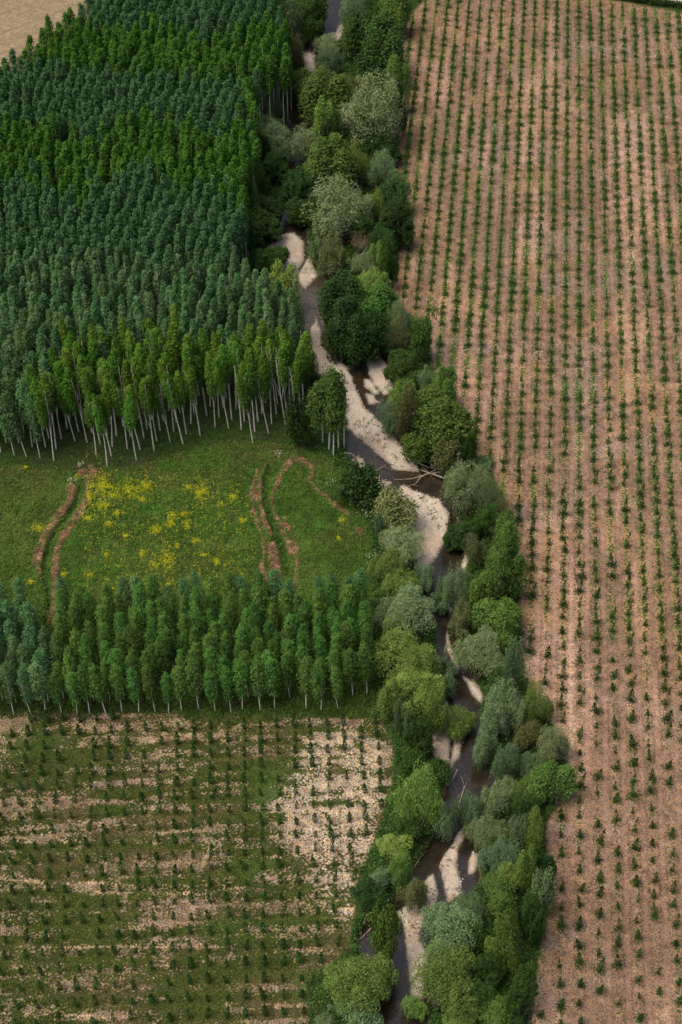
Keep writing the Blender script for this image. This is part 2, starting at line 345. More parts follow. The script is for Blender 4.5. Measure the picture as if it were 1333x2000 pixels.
# ------------------------------------------------------------------ terrain
GX0, GX1, GY0, GY1, GS = -165.0, 165.0, 120.0, 645.0, 0.5
nx = int((GX1 - GX0) / GS) + 1; ny = int((GY1 - GY0) / GS) + 1
gx, gy = np.meshgrid(np.linspace(GX0, GX1, nx), np.linspace(GY0, GY1, ny))
gx = gx.ravel(); gy = gy.ravel()
def terrain(x, y, full=False):
    px, py = P(x, y, 0.0); qx, qy = P(x, y, ZW)
    wob = (fbm(x, y, 5.0, 3, 3) - .5) * 9
    dch = sd(qx, qy, CHAN) + wob * .7
    chan = sstep(-9, 7, dch)
    edge = sstep(0, 60, np.minimum(np.minimum(x - GX0, GX1 - x), np.minimum(y - GY0, GY1 - y)) * 6)
    chan = chan * edge
    bar = np.zeros(x.shape); bard = np.full(x.shape, -1e9)
    near = chan > 0.01
    for b in BARS:
        bb = np.array(b, float); x0, y0 = bb.min(0) - 25; x1, y1 = bb.max(0) + 25
        sel = near & (qx > x0) & (qx < x1) & (qy > y0) & (qy < y1)
        if sel.any():
            d = sd(qx[sel], qy[sel], b) + wob[sel] * .35 + (fbm(x[sel], y[sel], 1.7, 8, 2) - .5) * 5
            bard[sel] = np.maximum(bard[sel], d)
    bar = sstep(-9, 6, bard)
    bed = -1.95 + .18 * (fbm(x, y, 3.5, 9) - .5) * 2
    z = (fbm(x, y, 30, 1, 3) - .5) * .5 + (fbm(x, y, 2.2, 2, 3) - .5) * .18
    z = z * edge
    zc = bed + bar * (1.0 + .25 * (fbm(x, y, 4, 5) - .5))
    # ditches and spoil
    dt = np.zeros(x.shape); spo = np.zeros(x.shape)
    sel = (px > 40) & (px < 740) & (py > 880) & (py < 1250)
    X, Y = px[sel], py[sel]; w2 = (fbm(x[sel], y[sel], 2.6, 21, 4) - .5) * 15
    a = 1 - sstep(1.5, 6, np.minimum(line_d(X, Y, D1) , line_d(X, Y, D2) - 2.5) + w2 * .25)
    s = np.zeros(X.shape)
    for pl, w in SPOIL: s = np.maximum(s, 1 - sstep(w * .6, w * 1.5, line_d(X, Y, pl) + w2 * .6))
    dt[sel] = a; spo[sel] = s * (1 - a)
    # strip/ploughing furrows
    rf = sstep(-3, 3, sd(px, py, RFIELD) + wob * .3)
    u, v = uv(x, y, R0, RPER, RDIR)
    ph = (u / RSP) % 1.0
    z = z + rf * .07 * np.cos(2 * math.pi * (u / RSP)) - dt * .9 + spo * (.30 + .3 * fbm(x, y, 1.2, 30, 2))
    zz = z * (1 - chan) + zc * chan
    if not full: return zz
    return zz, dict(px=px, py=py, chan=chan, bar=bar, bard=bard, dt=dt, spo=spo, rf=rf, ph=ph, u=u, v=v, wob=wob)
gz, A = terrain(gx, gy, True)
px, py = A['px'], A['py']
lf = sstep(-3, 3, sd(px, py, LFIELD) + A['wob'] * .6)
mead = sstep(-5, 5, sd(px, py, MEADOW) + A['wob'] * .6)
farf = sstep(-3, 3, sd(px, py, FARF))
clear = sstep(-3, 8, sd(px, py, CLEAR) + A['wob'])
road = sstep(-2, 2, sd(px, py, [(1268,-2),(1333,5),(1500,30),(3000,250),(3000,-140),(1000,-140),(1180,-20)]))
def lerp(c, d, m): return c * (1 - m[:, None]) + np.asarray(d)[None] * m[:, None] if np.ndim(d) == 1 else c * (1 - m[:, None]) + d * m[:, None]
n = len(gx); one = np.ones(n)
N1 = fbm(gx, gy, 9, 40); N2 = fbm(gx, gy, 22, 50); N3 = fbm(gx, gy, 3, 60)
# default: river bank / forest floor
col = np.tile(np.array([[.050, .045, .025]]), (n, 1)); wcol = np.tile(np.array([[.026, .058, .012]]), (n, 1))
weed = .55 + .5 * (N1 - .5); straw = np.zeros(n); spk = np.full(n, .8)
# meadow
col = lerp(col, np.array([.070, .085, .030]), mead); wc_m = np.array([.030, .084, .012]) * (0.70 + 1.9 * (N3 * .5 + N1 * .5 - .35))[:, None] + np.array([.035, .02, .01]) * sstep(.5, .7, N2)[:, None]
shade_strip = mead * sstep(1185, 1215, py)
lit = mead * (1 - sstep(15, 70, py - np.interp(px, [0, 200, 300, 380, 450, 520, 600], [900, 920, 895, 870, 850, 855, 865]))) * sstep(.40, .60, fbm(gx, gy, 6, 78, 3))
wcol = lerp(wcol, np.clip(wc_m, .008, 1), mead); weed = weed * (1 - mead) + mead * (.72 + .5 * (N3 - .5)); spk = spk * (1 - mead) + mead * .9
brown = mead * sstep(.50, .66, fbm(gx, gy * 1.6, 12, 77)) * (1 - sstep(930, 1000, py) * .6)
wcol = lerp(wcol, np.array([.080, .062, .026]), brown * .6)
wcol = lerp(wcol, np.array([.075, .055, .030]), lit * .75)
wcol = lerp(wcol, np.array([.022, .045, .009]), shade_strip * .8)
# far field
u3 = gx * .62 - gy * .785
fline = .5 + .5 * np.cos(2 * math.pi * u3 / 3.3)
fc = np.array([.27, .215, .145]) * (.86 + .22 * (vnoise(u3 / 1.4, u3 * 0, 5)) + .15 * (N1 - .5))[:, None]
col = lerp(col, fc, farf); straw = straw * (1 - farf) + farf * .22
weed = weed * (1 - farf) + farf * np.clip(.30 + .35 * (N2 - .4) - .18 * fline, 0, 1)
wcol = lerp(wcol, np.array([.165, .17, .085]), farf); spk = spk * (1 - farf) + farf * .55
# clearing
col = lerp(col, np.array([.27, .20, .14]), clear * .8); weed = weed * (1 - clear * .5)
# right field
rf = A['rf'] * (1 - road)
ph = A['ph']; dr = np.minimum(ph, 1 - ph) * RSP           # metres from the planting row
track = sstep(1.25, 1.75, dr) * .5
gapn = fbm(A['u'] * .5, A['v'], 14, 90)
purple = sstep(.56, .72, fbm(gx, gy, 17, 120, 3)); pale_ = sstep(.52, .70, fbm(A['u'] * 1.6, A['v'] * .35, 13, 130, 3))
base = np.array([.250, .172, .122]) * (.82 + .42 * (N1 - .5) + .30 * (N2 - .5))[:, None]
base = lerp(base, np.array([.215, .165, .145]), purple * .55)
base = lerp(base, np.array([.37, .255, .185]), pale_ * .6)
base = lerp(base, base * np.array([1.16, 1.12, 1.12]), track)
wheel = np.exp(-((dr - 1.25) / .22) ** 2) * sstep(.38, .55, fbm(A['u'] * .8, A['v'] * .12, 5, 170, 3))
base = base * (1 - .30 * wheel)[:, None]
# tractor track in the headland along the left edge and one pale lane
lane = np.exp(-((A['u'] + .5 * RSP) / .9) ** 2) * sstep(1100, 1300, py) * (1 - sstep(1420, 1560, py))
base = lerp(base, np.array([.46, .34, .255]), lane * .75)
col = lerp(col, base, rf)
wr = np.clip((1 - dr / 1.45), 0, 1) ** .8
far = sstep(1500, 200, py) if False else 1 - sstep(300, 1500, py)
wv = wr * (.30 + .34 * far * .75) + .14 * (1 - dr / 2.1)
wv = wv + .12 * sstep(.48, .66, fbm(A['u'] * 1.0, A['v'] * .5, 12, 145, 4)) + .55 * (N3 - .5) + .26 * (fbm(gx, gy, 12, 140) - .5)
wv = np.where(py > 1250, wv * .72, wv)
weed = weed * (1 - rf) + rf * np.clip(wv, 0, .9)
wcol = lerp(wcol, np.array([.045, .095, .018]), rf)
st = (.20 + .38 * sstep(.40, .62, fbm(gx, gy, 16, 150, 4))) * (1 - .75 * track * 2 * .8) * (1 - .55 * sstep(1250, 1500, py)) * (1 - .35 * purple)
st = st * (.75 + .25 * sstep(0.2, 1.4, 2.08 - dr))
straw = straw * (1 - rf) + rf * np.clip(st, 0, .75); spk = spk * (1 - rf) + rf * (.85 - .20 * track * 2)
# left field
ul, vl = uv(gx, gy, L0, LPER, LDIR)
streak = fbm(ul * .16, vl, 2.6, 200, 4); blot = fbm(ul * .6, vl, 15, 210, 4); fine = fbm(gx, gy, 2.0, 220, 3)
palem = sstep(-34, 34, sd(px, py, PALE) + (fbm(gx, gy, 7, 250, 4) - .5) * 90)
lb = np.array([.290, .232, .155]) * (.80 + .40 * (fine - .5) + .45 * (streak - .5))[:, None]
pink = sstep(.5, .68, fbm(gx, gy, 11, 230, 3)) * .35
lb = lerp(lb, np.array([.31, .215, .175]), pink)
lb = lerp(lb, np.array([.43, .37, .29]), palem * .62)
for (ya, yb, sl, xa, xb) in ((1427,1431,.012,20,400),(1528,1531,.008,280,500),(1536,1538,.006,280,490),(1718,1721,.03,0,480),(1738,1740,.02,120,480),(1848,1850,-.002,0,480),(1977,1980,.03,0,240)):
    yy = (ya + yb) / 2 + sl * px
    lt = np.exp(-((py - yy) / 2.2) ** 2) * sstep(xa - 20, xa + 10, px) * (1 - sstep(xb - 10, xb + 20, px))
    lb = lerp(lb, np.array([.47, .36, .24]), lt * .55); streak = streak - lt * .14
col = lerp(col, lb, lf)
streak2 = fbm(ul * .10, vl, 1.3, 205, 3)
g = .68 + 1.0 * (streak - .5) + 1.2 * (streak2 - .5) + .75 * (blot - .5) + .9 * (fine - .5)
g = g - .34 * palem - .10 * sstep(1500, 1400, py) * 1.0
gr_blob = np.exp(-(((px - 515) / 38) ** 2 + ((py - 1545) / 48) ** 2)) + .8 * np.exp(-(((px - 215) / 30) ** 2 + ((py - 1585) / 12) ** 2)) + .6 * np.exp(-(((px - 440) / 90) ** 2 + ((py - 1810) / 30) ** 2)) + .7 * np.exp(-(((px - 60) / 70) ** 2 + ((py - 1450) / 25) ** 2)) + .6 * np.exp(-(((px - 600) / 40) ** 2 + ((py - 1930) / 40) ** 2)) + .55 * np.exp(-(((px - 500) / 50) ** 2 + ((py - 1700) / 30) ** 2))
g = g + .5 * gr_blob
weed = weed * (1 - lf) + lf * np.clip(g, .02, .95)
wl_ = np.array([.040, .062, .010]) * (.8 + .7 * (blot - .5))[:, None]
wl_ = lerp(wl_, np.array([.105, .072, .038]), sstep(.5, .72, fbm(ul * .4, vl, 6, 240, 3)) * .55)
wl_ = lerp(wl_, np.array([.035, .105, .014]), np.clip(gr_blob, 0, 1) * .7)
wcol = lerp(wcol, np.clip(wl_, .005, 1), lf)
straw = straw * (1 - lf) + lf * .12; spk = spk * (1 - lf) + lf * 1.05
# sandy margin strip above the lower field
# spoil and ditch
sc = np.array([.165, .098, .064]) * (.55 + 1.7 * (fbm(gx, gy, 1.3, 260, 3) - .25))[:, None]
col = lerp(col, np.clip(sc, 0, 1), A['spo']); weed = weed * (1 - .42 * A['spo']); straw = np.maximum(straw, A['spo'] * .12)
col = lerp(col, np.array([.035, .03, .02]), A['dt']); wcol = lerp(wcol, np.array([.02, .06, .01]), A['dt']); weed = weed * (1 - A['dt']) + A['dt'] * .7
# road / yard
col = lerp(col, np.array([.58, .56, .54]), road); weed = weed * (1 - road); straw *= (1 - road); spk = spk * (1 - road) + .3 * road
# channel
ch = A['chan']; chs = sstep(.35, .8, ch)
bedc = np.array([.088, .076, .062]) * (.6 + .9 * (fbm(gx, gy, 2.5, 270, 3) - .1))[:, None]
barc = np.array([.54, .475, .395]) * (.86 + .34 * (fbm(gx, gy, 6, 280, 3) - .5))[:, None]
barc = lerp(barc, np.array([.40, .31, .235]), sstep(.52, .7, fbm(gx, gy, 8, 290, 3)) * .7)
wet = sstep(-1.50, -1.12, gz)
barc = barc * (.42 + .58 * wet)[:, None]
silt_sheen = np.exp(-((py - 600) / 75) ** 2) + .5 * np.exp(-((py - 880) / 40) ** 2)  # pale silt, plus grey sky reflection painted into the bed colour
bedc = lerp(bedc, np.array([.30, .28, .25]), np.clip(silt_sheen, 0, 1) * .8)
cc = lerp(bedc, barc, A['bar'])
col = lerp(col, cc, chs); weed = weed * (1 - chs) + chs * (sstep(.62, .8, fbm(gx, gy, 3, 300, 3)) * .18); straw = straw * (1 - chs)
spk = spk * (1 - chs) + chs * (.70 - .40 * A['bar'])
# regions -> separate setting objects sharing vertices' attributes
reg = np.zeros(n, int)                                     # 0 river bank
reg[mead > .5] = 1; reg[lf > .5] = 2; reg[rf > .5] = 3; reg[farf > .5] = 4
inc = poly_in(px, py, [(-1500,300),(-400,400),(0,206),(180,52),(560,40),(570,240),(500,400),(600,640),(610,860),(515,866),(380,872),(200,920),(-1500,880)]) & (reg == 0) & (ch < .4)
reg[inc] = 5; reg[road > .5] = 6
reg[(ch >= .4)] = 7; reg[(ch >= .4) & (gz > ZW - .03) & (A['bar'] > .3)] = 8
names = ['riverbank', 'meadow_ground', 'stony_field', 'ploughed_field', 'fallow_field', 'forest_floor', 'road', 'riverbed', 'gravel_bar']
idx = np.arange(n).reshape(ny, nx)
Q = np.stack([idx[:-1, :-1], idx[:-1, 1:], idx[1:, 1:], idx[1:, :-1]], 2).reshape(-1, 4)
qr = reg[Q[:, 0]]
V = np.stack([gx, gy, gz], 1)
msk = np.stack([np.clip(weed, 0, 1), np.clip(straw, 0, 1), np.clip(spk, 0, 2), one], 1)
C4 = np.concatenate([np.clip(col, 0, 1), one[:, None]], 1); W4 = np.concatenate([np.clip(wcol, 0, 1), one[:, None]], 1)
for r, nm in enumerate(names):
    q = Q[qr == r]
    if len(q) == 0: continue
    used, inv = np.unique(q, return_inverse=True)
    me = mk_mesh(nm, V[used], inv.reshape(-1, 4), [M_GROUND], smooth=True)
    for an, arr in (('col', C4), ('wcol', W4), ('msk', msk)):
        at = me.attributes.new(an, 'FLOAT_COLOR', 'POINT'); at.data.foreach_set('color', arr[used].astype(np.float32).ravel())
    tag(link(nm, me), kind='structure')
# the land beyond, one sheet to the horizon with the detailed ground let into it
B = 9000.0
xs_ = [-B, GX0, GX1, B]; ys_ = [-B, GY0, GY1, B]
ov = np.array([(x, y, 0.0) for y in ys_ for x in xs_]); of = [(j * 4 + i, j * 4 + i + 1, (j + 1) * 4 + i + 1, (j + 1) * 4 + i) for j in range(3) for i in range(3) if not (i == 1 and j == 1)]
me = mk_mesh('ground', ov, of, [M_GROUND])
for an, v in (('col', (.30, .22, .15, 1)), ('wcol', (.05, .09, .02, 1)), ('msk', (.5, .1, .6, 1))):
    at = me.attributes.new(an, 'FLOAT_COLOR', 'POINT'); at.data.foreach_set('color', np.tile(np.array(v, np.float32), len(ov)))
tag(link('ground', me), kind='structure')
# stream surface: cells of the channel only
wr_ = [i for i in range(1)]
st2 = 2
I2 = idx[::st2, ::st2]
cm = np.array(ch).reshape(ny, nx)[::st2, ::st2]
wq = np.stack([I2[:-1, :-1], I2[:-1, 1:], I2[1:, 1:], I2[1:, :-1]], 2).reshape(-1, 4)
keep = (np.stack([cm[:-1, :-1], cm[:-1, 1:], cm[1:, 1:], cm[1:, :-1]], 2).reshape(-1, 4).max(1) > .02)
wq = wq[keep]; used, inv = np.unique(wq, return_inverse=True)
wv_ = V[used].copy(); wv_[:, 2] = ZW
tag(link('stream_water', mk_mesh('stream_water', wv_, inv.reshape(-1, 4), [M_WATER], smooth=True)), kind='structure')
def gzs(x, y):
    x = np.atleast_1d(np.asarray(x, float)); y = np.atleast_1d(np.asarray(y, float))
    i = np.clip(((x - GX0) / GS).astype(int), 0, nx - 1); j = np.clip(((y - GY0) / GS).astype(int), 0, ny - 1)
    return gz[j * nx + i]
def gval(a, x, y):
    i = np.clip(((x - GX0) / GS).astype(int), 0, nx - 1); j = np.clip(((y - GY0) / GS).astype(int), 0, ny - 1)
    return a[j * nx + i]

# ------------------------------------------------------------------ tree prototypes (leaf arrays, trunk arrays)
def poplar_proto(seed, h, c0, R, nb, nl, ls, pointy=1.0, lean=0.0, fork=False, tr=.17, sh=(.80, .16)):
    r = np.random.default_rng(seed); T = Geo(); bend = r.normal(0, .35, 2)
    def axis(t): return np.array([bend[0] * math.sin(t * 2.6) + lean * t * t, bend[1] * math.sin(t * 2.2), t * h])
    pts = [axis(t) for t in np.linspace(0, .97, 9)]
    pts[0][2] = -.3
    T.add(*tube(pts, [tr * (1 - .88 * i / 8) for i in range(9)], 6))
    C = []; O = []; m = int(nl / nb)
    for k in range(nb):
        g = (k + .5) / nb; t = c0 + (1 - c0) * g ** .92 * .965
        prof = (math.sin(math.pi * min(1.0, g * sh[0] + sh[1])) ** .75) * (1 - g ** (3.0 * pointy)) ** .6 + .05
        az = k * 2.39996 + r.uniform(-.45, .45); L = R * prof * r.uniform(.50, .92) * .72
        b = axis(t); q = R * (.25 + .20 * prof) * r.uniform(.8, 1.25)
        ctr = b + np.array([math.cos(az) * L, math.sin(az) * L, 0])
        if k % 4 == 0: T.add(*tube([b - [0, 0, 1.6], (b + ctr) / 2 - [0, 0, .9], ctr], [.06, .04, .015], 4))
        d = r.normal(size=(m, 3)); d /= np.linalg.norm(d, axis=1)[:, None]
        d[:, 2] = np.where((d[:, 2] < -.3) & (r.random(m) < .6), -d[:, 2], d[:, 2])
        e = q * r.uniform(.45, 1.08, m) ** .5 * (1 + np.abs(r.normal(size=m)) * .22)
        C.append(ctr[None] + d * e[:, None] * np.array([1, 1, 1.65])); O.append(d * .95 + np.array([math.cos(az), math.sin(az), .3]) * .55)
    if fork:
        for q in range(2):
            az = r.uniform(0, 6.28); t = r.uniform(.28, .5); b = axis(t)
            e = b + np.array([math.cos(az) * R * .8, math.sin(az) * R * .8, h * .28])
            T.add(*tube([b, (b * .5 + e * .5) + [0, 0, .2], e], [.09, .06, .02], 5))
    C = np.concatenate(C); O = np.concatenate(O)
    return T, C, O
def dome_proto(seed, R, c, zc, nlobe, nl, lr, ls, top=1.0, droop=0.0, rough=.3, trunks=3, tr=.3):
    r = np.random.default_rng(seed); T = Geo(); C = []; O = []; lobes = []
    ang0 = r.uniform(0, 6.28)
    asym = [r.uniform(.78, 1.12) for _ in range(7)]
    for k in range(nlobe):
        v = -.75 + 1.72 * ((k + .5) / nlobe); az = k * 2.39996 + r.uniform(-.35, .35) + ang0
        rad = math.sqrt(max(0, 1 - min(v, 1) ** 2)); a_ = asym[int((az % 6.283) / 6.2832 * 7) % 7]
        s = r.uniform(.66, 1.06) * a_
        p = np.array([math.cos(az) * rad * (R - lr * .6) * s, math.sin(az) * rad * (R - lr * .6) * s, zc + v * (c - lr * .6) * r.uniform(.86, 1.06)])
        lobes.append((p, lr * r.uniform(.5, 1.35)))
    for k in range(int(nlobe * .35)):
        p = r.normal(size=3) * np.array([R * .35, R * .35, c * .35]) + [0, 0, zc]; lobes.append((p, lr * 1.1))
    tot = sum(q[1] ** 2 for q in lobes)
    for p, q in lobes:
        m = int(nl * q * q / tot); d = r.normal(size=(m, 3)); d /= np.linalg.norm(d, axis=1)[:, None]
        d[:, 2] = np.where((d[:, 2] < -.1) & (r.random(m) < .75), -d[:, 2], d[:, 2])
        e = q * (r.uniform(.55, 1, m) ** .4) * (1 + rough * r.normal(size=m) * .35 + np.abs(r.normal(size=m)) * .10)
        pt = p[None] + d * e[:, None] * np.array([1, 1, 1 + droop]); pt[:, 2] -= droop * (1 - d[:, 2]) * q * .6
        C.append(pt); O.append(d * 1.35)
    for k in range(trunks):
        az = k * 6.28 / trunks + r.uniform(-.4, .4); L = R * r.uniform(.35, .7)
        T.add(*tube([(r.uniform(-.3, .3), r.uniform(-.3, .3), -.5), (math.cos(az) * L * .3, math.sin(az) * L * .3, zc * .45), (math.cos(az) * L, math.sin(az) * L, zc + c * .25)], [tr, tr * .7, tr * .25], 6))
    for k in range(6):
        p, q = lobes[r.integers(0, nlobe)]; T.add(*tube([(0, 0, zc * .4), (p * np.array([.5, .5, .8])), p], [tr * .5, tr * .35, tr * .12], 5))
    return T, np.concatenate(C), np.concatenate(O)
def compose(seed, fn, parts):
    r = np.random.default_rng(seed); T = Geo(); C = []; O = []; a0 = r.uniform(0, 6.28)
    for k, (dist, sxy, szz) in enumerate(parts):
        t_, c_, o_ = fn(seed * 13 + k); a_ = a0 + k * 2.2 + r.uniform(-.4, .4)
        off = np.array([math.cos(a_) * dist, math.sin(a_) * dist, 0]); sc_ = np.array([sxy, sxy, szz])
        for v_, f_ in zip(t_.V, t_.F): T.V.append(v_ * sc_ + off)
        base = T.n
        n0 = 0
        for v_, f_ in zip(t_.V, t_.F): T.F.append(f_ + base); T.M.append(np.zeros(len(f_), int)); n0 += len(v_)
        T.n += n0
        C.append(c_ * sc_ + off); O.append(o_)
    return T, np.concatenate(C), np.concatenate(O)
def meshes(name, proto, ls, lmat, tmat, up=.4, asp=.62, seed=1):
    T, C, O = proto
    V_, F_ = leaves(C, ls, up, O, np.random.default_rng(seed), asp)
    return T.mesh(name + '_trunk', [tmat], True), mk_mesh(name + '_crown', V_, F_, [lmat]), (C, O)
def plant(name, tm, cm, loc, sc, rot, mat=None, tmat=None):
    e = link(name, None); e.location = loc; e.scale = sc; e.rotation_euler = rot
    t = link('trunk', tm, e); c = link('crown', cm, e)
    if mat is not None: c.material_slots[0].link = 'OBJECT'; c.material_slots[0].material = mat
    if tmat is not None: t.material_slots[0].link = 'OBJECT'; t.material_slots[0].material = tmat
    return e
PB = [meshes('bp%d' % i, poplar_proto(100 + i, 27, .40, 1.9, 52, 2700, .42, 1.05, sh=(.76, .10)), .50, M_POP_B, M_BIRCH, seed=i) for i in range(4)]
PY = [meshes('yp%d' % i, poplar_proto(200 + i, 27, .50, 1.9, 42, 2500, .42, 1.2, sh=(.70, .10), fork=True, tr=.23, lean=-1.6 if i % 2 else .8), .44, M_POP_Y, M_BIRCH, seed=i) for i in range(5)]
PJ = [meshes('jp%d' % i, poplar_proto(300 + i, 17.0, .31, 2.05, 24, 1700, .4, 1.6, tr=.14, sh=(.66, .08)), .40, M_YOUNG, M_BIRCH, seed=i) for i in range(4)]
PR = [meshes('rp%d' % i, compose(40 + i, lambda q: poplar_proto(q, 16, .16, 3.2, 30, 2400, .4, 1.5, fork=True, tr=.2), [(1.0, 1.0, 1.0), (2.4, .85, .86), (2.6, .9, .93), (2.5, .75, .7)]), .46, M_MID, M_BARK, seed=i) for i in range(4)]
PW = [meshes('wl%d' % i, compose(50 + i, lambda q: dome_proto(q, 6.0, 5.2, 6.6, 30, 5200, 1.55, .3, droop=.6, rough=.22), [(1.2, .80, 1.0), (3.1, .55, .78), (3.2, .5, .66)]), .34, M_WIL, M_BARK, asp=.45, seed=i) for i in range(5)]
PD = [meshes('dk%d' % i, compose(60 + i, lambda q: dome_proto(q, 6.0, 5.6, 6.4, 44, 4600, 1.25, .3, rough=.75), [(1.2, .78, 1.0), (3.0, .6, .85), (3.3, .55, .66)]), .44, M_DARK, M_BARK, seed=i) for i in range(4)]
PH = [meshes('hp%d' % i, compose(45 + i, lambda q: poplar_proto(q, 16, .46, 2.6, 20, 1700, .4, 2.0, tr=.17, sh=(.7, .1)), [(.5, 1, 1), (1.5, .9, .95), (1.9, .9, .9), (2.2, .85, .86), (2.6, .8, .8)]), .46, M_MID, M_BIRCH, seed=i) for i in range(2)]
PS = [meshes('sh%d' % i, dome_proto(700 + i, 3.0, 2.2, 2.2, 30, 3800, .8, .3, rough=.8, trunks=4, tr=.08), .34, M_DARK, M_BARK, seed=i) for i in range(4)]
PV = [meshes('ws%d' % i, compose(55 + i, lambda q: dome_proto(q, 6.0, 5.2, 6.6, 14, 3600, 2.1, .3, droop=.6, rough=.3), [(1.2, .80, 1.0), (3.2, .58, .75)]), .5, M_WIL, M_BARK, asp=.5, seed=i) for i in range(4)]
def bare_proto(seed):
    r = np.random.default_rng(seed); T = Geo(); C = []
    for k in range(46):
        az = k * 2.4; L = r.uniform(.4, 1.0) * 3.0; hh = r.uniform(3.6, 5.6)
        tip = np.array([math.cos(az) * L, math.sin(az) * L, hh]); mid = tip * np.array([.35, .35, .55])
        T.add(*tube([(0, 0, -.2), mid, tip], [.07, .045, .012], 4))
        for q in range(4):
            b = mid + (tip - mid) * r.uniform(.1, .9); T.add(*tube([b, b + r.normal(size=3) * [.5, .5, .3] + [0, 0, .9]], [.02, .008], 3))
        C.append(tip[None] + r.normal(size=(12, 3)) * [.5, .5, .5])
    C = np.concatenate(C); return T, C, np.zeros(C.shape)
PX = [meshes('bb%d' % i, bare_proto(800 + i), .22, M_BROWN, M_DEAD, seed=i) for i in range(2)]

ORD = lambda k: '%d%s' % (k, 'th' if 10 <= k % 100 <= 20 else {1: 'st', 2: 'nd', 3: 'rd'}.get(k % 10, 'th'))

# ------------------------------------------------------------------ big poplar plantation
PA = math.radians(10); pd = (math.sin(PA), math.cos(PA)); pp = (math.cos(PA), -math.sin(PA))
O_ = W(300, 880); trees = []
rp = np.random.default_rng(11)
for i in range(-54, 48):
    for j in range(-4, 92):
        u = i * 3.8; v = j * 4.2
        x = O_[0] + pp[0] * u + pd[0] * v + rp.normal(0, .24); y = O_[1] + pp[1] * u + pd[1] * v + rp.normal(0, .24)
        tx, ty = P(x, y, 26.0); bx, by = P(x, y, 0.0)
        T_ = lambda v_: np.array([v_])
        if not poly_in(T_(tx), T_(ty), CANOPY)[0]: continue
        if poly_in(T_(bx), T_(by), FRONT)[0] or poly_in(T_(bx), T_(by), CLEAR)[0]: continue
        if rp.random() < .04: continue
        q = ty + rp.normal(0, 14) + 10 * math.sin(tx / 37.0)
        yel = (q > 640 + max(0, 130 - tx) * 1.5 and tx > 60) or (228 + (abs(tx - 330) - 60) * .03 < q < 345 + 14 * math.sin(tx / 60)) or (30 + tx * .03 - (tx < 150) * 20 < q < 118 + (tx - 200) * .07)
        if tx > 470: yel = yel or (120 < q < 420 and rp.random() < .7)
        trees.append([i, j, x, y, bx, by, tx, ty, yel])
# rows get the same front-to-back index j; nearest ones that show become things
vis = [t for t in trees if 0 < t[6] < 1333 and -30 < t[7]]
vis.sort(key=lambda t: -t[5] - (30 if t[8] else 0))
ind = vis[:300]; ids = set(id(t) for t in ind); rest = [t for t in trees if id(t) not in ids]
jmin = min(t[1] for t in ind); rows = {}
for t in ind: rows.setdefault(t[1], []).append(t)
for j, row in sorted(rows.items()):
    row.sort(key=lambda t: t[6])
    for k, t in enumerate(row):
        i, j_, x, y, bx, by, tx, ty, yel = t
        v_ = (PY if yel else PB)[rp.integers(0, 5 if yel else 4)]; low = bx < 110 and by > 800 and not yel
        if low: v_ = PJ[rp.integers(0, 4)]
        edge = poly_in(np.array([bx]), np.array([by + 28]), FRONT)[0]
        if yel and edge and rp.random() < .22: continue
        s = rp.uniform(.91, 1.06) * (1.0 if not edge else rp.uniform(.86, 1.02))
        lean = -rp.uniform(0, 7) if edge else rp.normal(-1, 1.4)
        e = plant('poplar', v_[0], v_[1], (x, y, float(gzs(x, y)[0])), (s * rp.uniform(.92, 1.1), s * rp.uniform(.92, 1.1), s), (math.radians(rp.normal(0, 1.5)), math.radians(lean), 0))
        e.rotation_euler[2] = 0
        if low:
            e.scale = (s * 1.3, s * 1.3, s * 1.5)
            q_ = [w_ for w_ in e.children if w_.name.startswith('crown')][0]; q_.material_slots[0].link = 'OBJECT'; q_.material_slots[0].material = M_POP_B
        for c_ in e.children: c_.rotation_euler[2] = rp.uniform(0, 6.28)
        nm = 'yellow-green' if yel else 'blue-green'
        tag(e, 'tall %s poplar%s, %s from left in %s row of the big plantation' % (nm, ' on white trunk' if edge else '', ORD(k + 1), ORD(j - jmin + 1)), 'poplar', 'tall poplars planted in rows in the big plantation')
# farther poplars of the plantation as one mass
G = Geo(); far_sets = ((PB, 0, 0), (PY, 1, 0))
for yel in (0, 1):
    src = PY if yel else PB; mine = [t for t in rest if bool(t[8]) == bool(yel)]
    for vi in range(len(src)):
        sub = mine[vi::len(src)]
        if not sub: continue
        Cc, Oo = src[vi][2]; pick = np.random.default_rng(vi).permutation(len(Cc))[:1500]
        Vl, Fl = leaves(Cc[pick], .62, .4, Oo[pick], np.random.default_rng(50 + vi))
        xs = np.array([t[2] for t in sub]); ys = np.array([t[3] for t in sub]); s = rp.uniform(.93, 1.05, len(sub))
        VV, FF = tile(Vl, Fl, xs, ys, gzs(xs, ys), s, s, rp.uniform(0, 6.28, len(sub))); G.add(VV, FF, yel)
        Vt, Ft = tube([(0, 0, -.3), (.1, .1, 13), (0, 0, 25)], [.17, .12, .04], 5)
        VV, FF = tile(Vt, Ft, xs, ys, gzs(xs, ys), s, s, rp.uniform(0, 6.28, len(sub))); G.add(VV, FF, 2)
tag(link('poplar_stand', G.mesh('poplar_stand', [M_POP_B, M_POP_Y, M_BIRCH])), 'dense far part of the poplar plantation reading as one mass of crowns', 'poplars', kind='stuff')

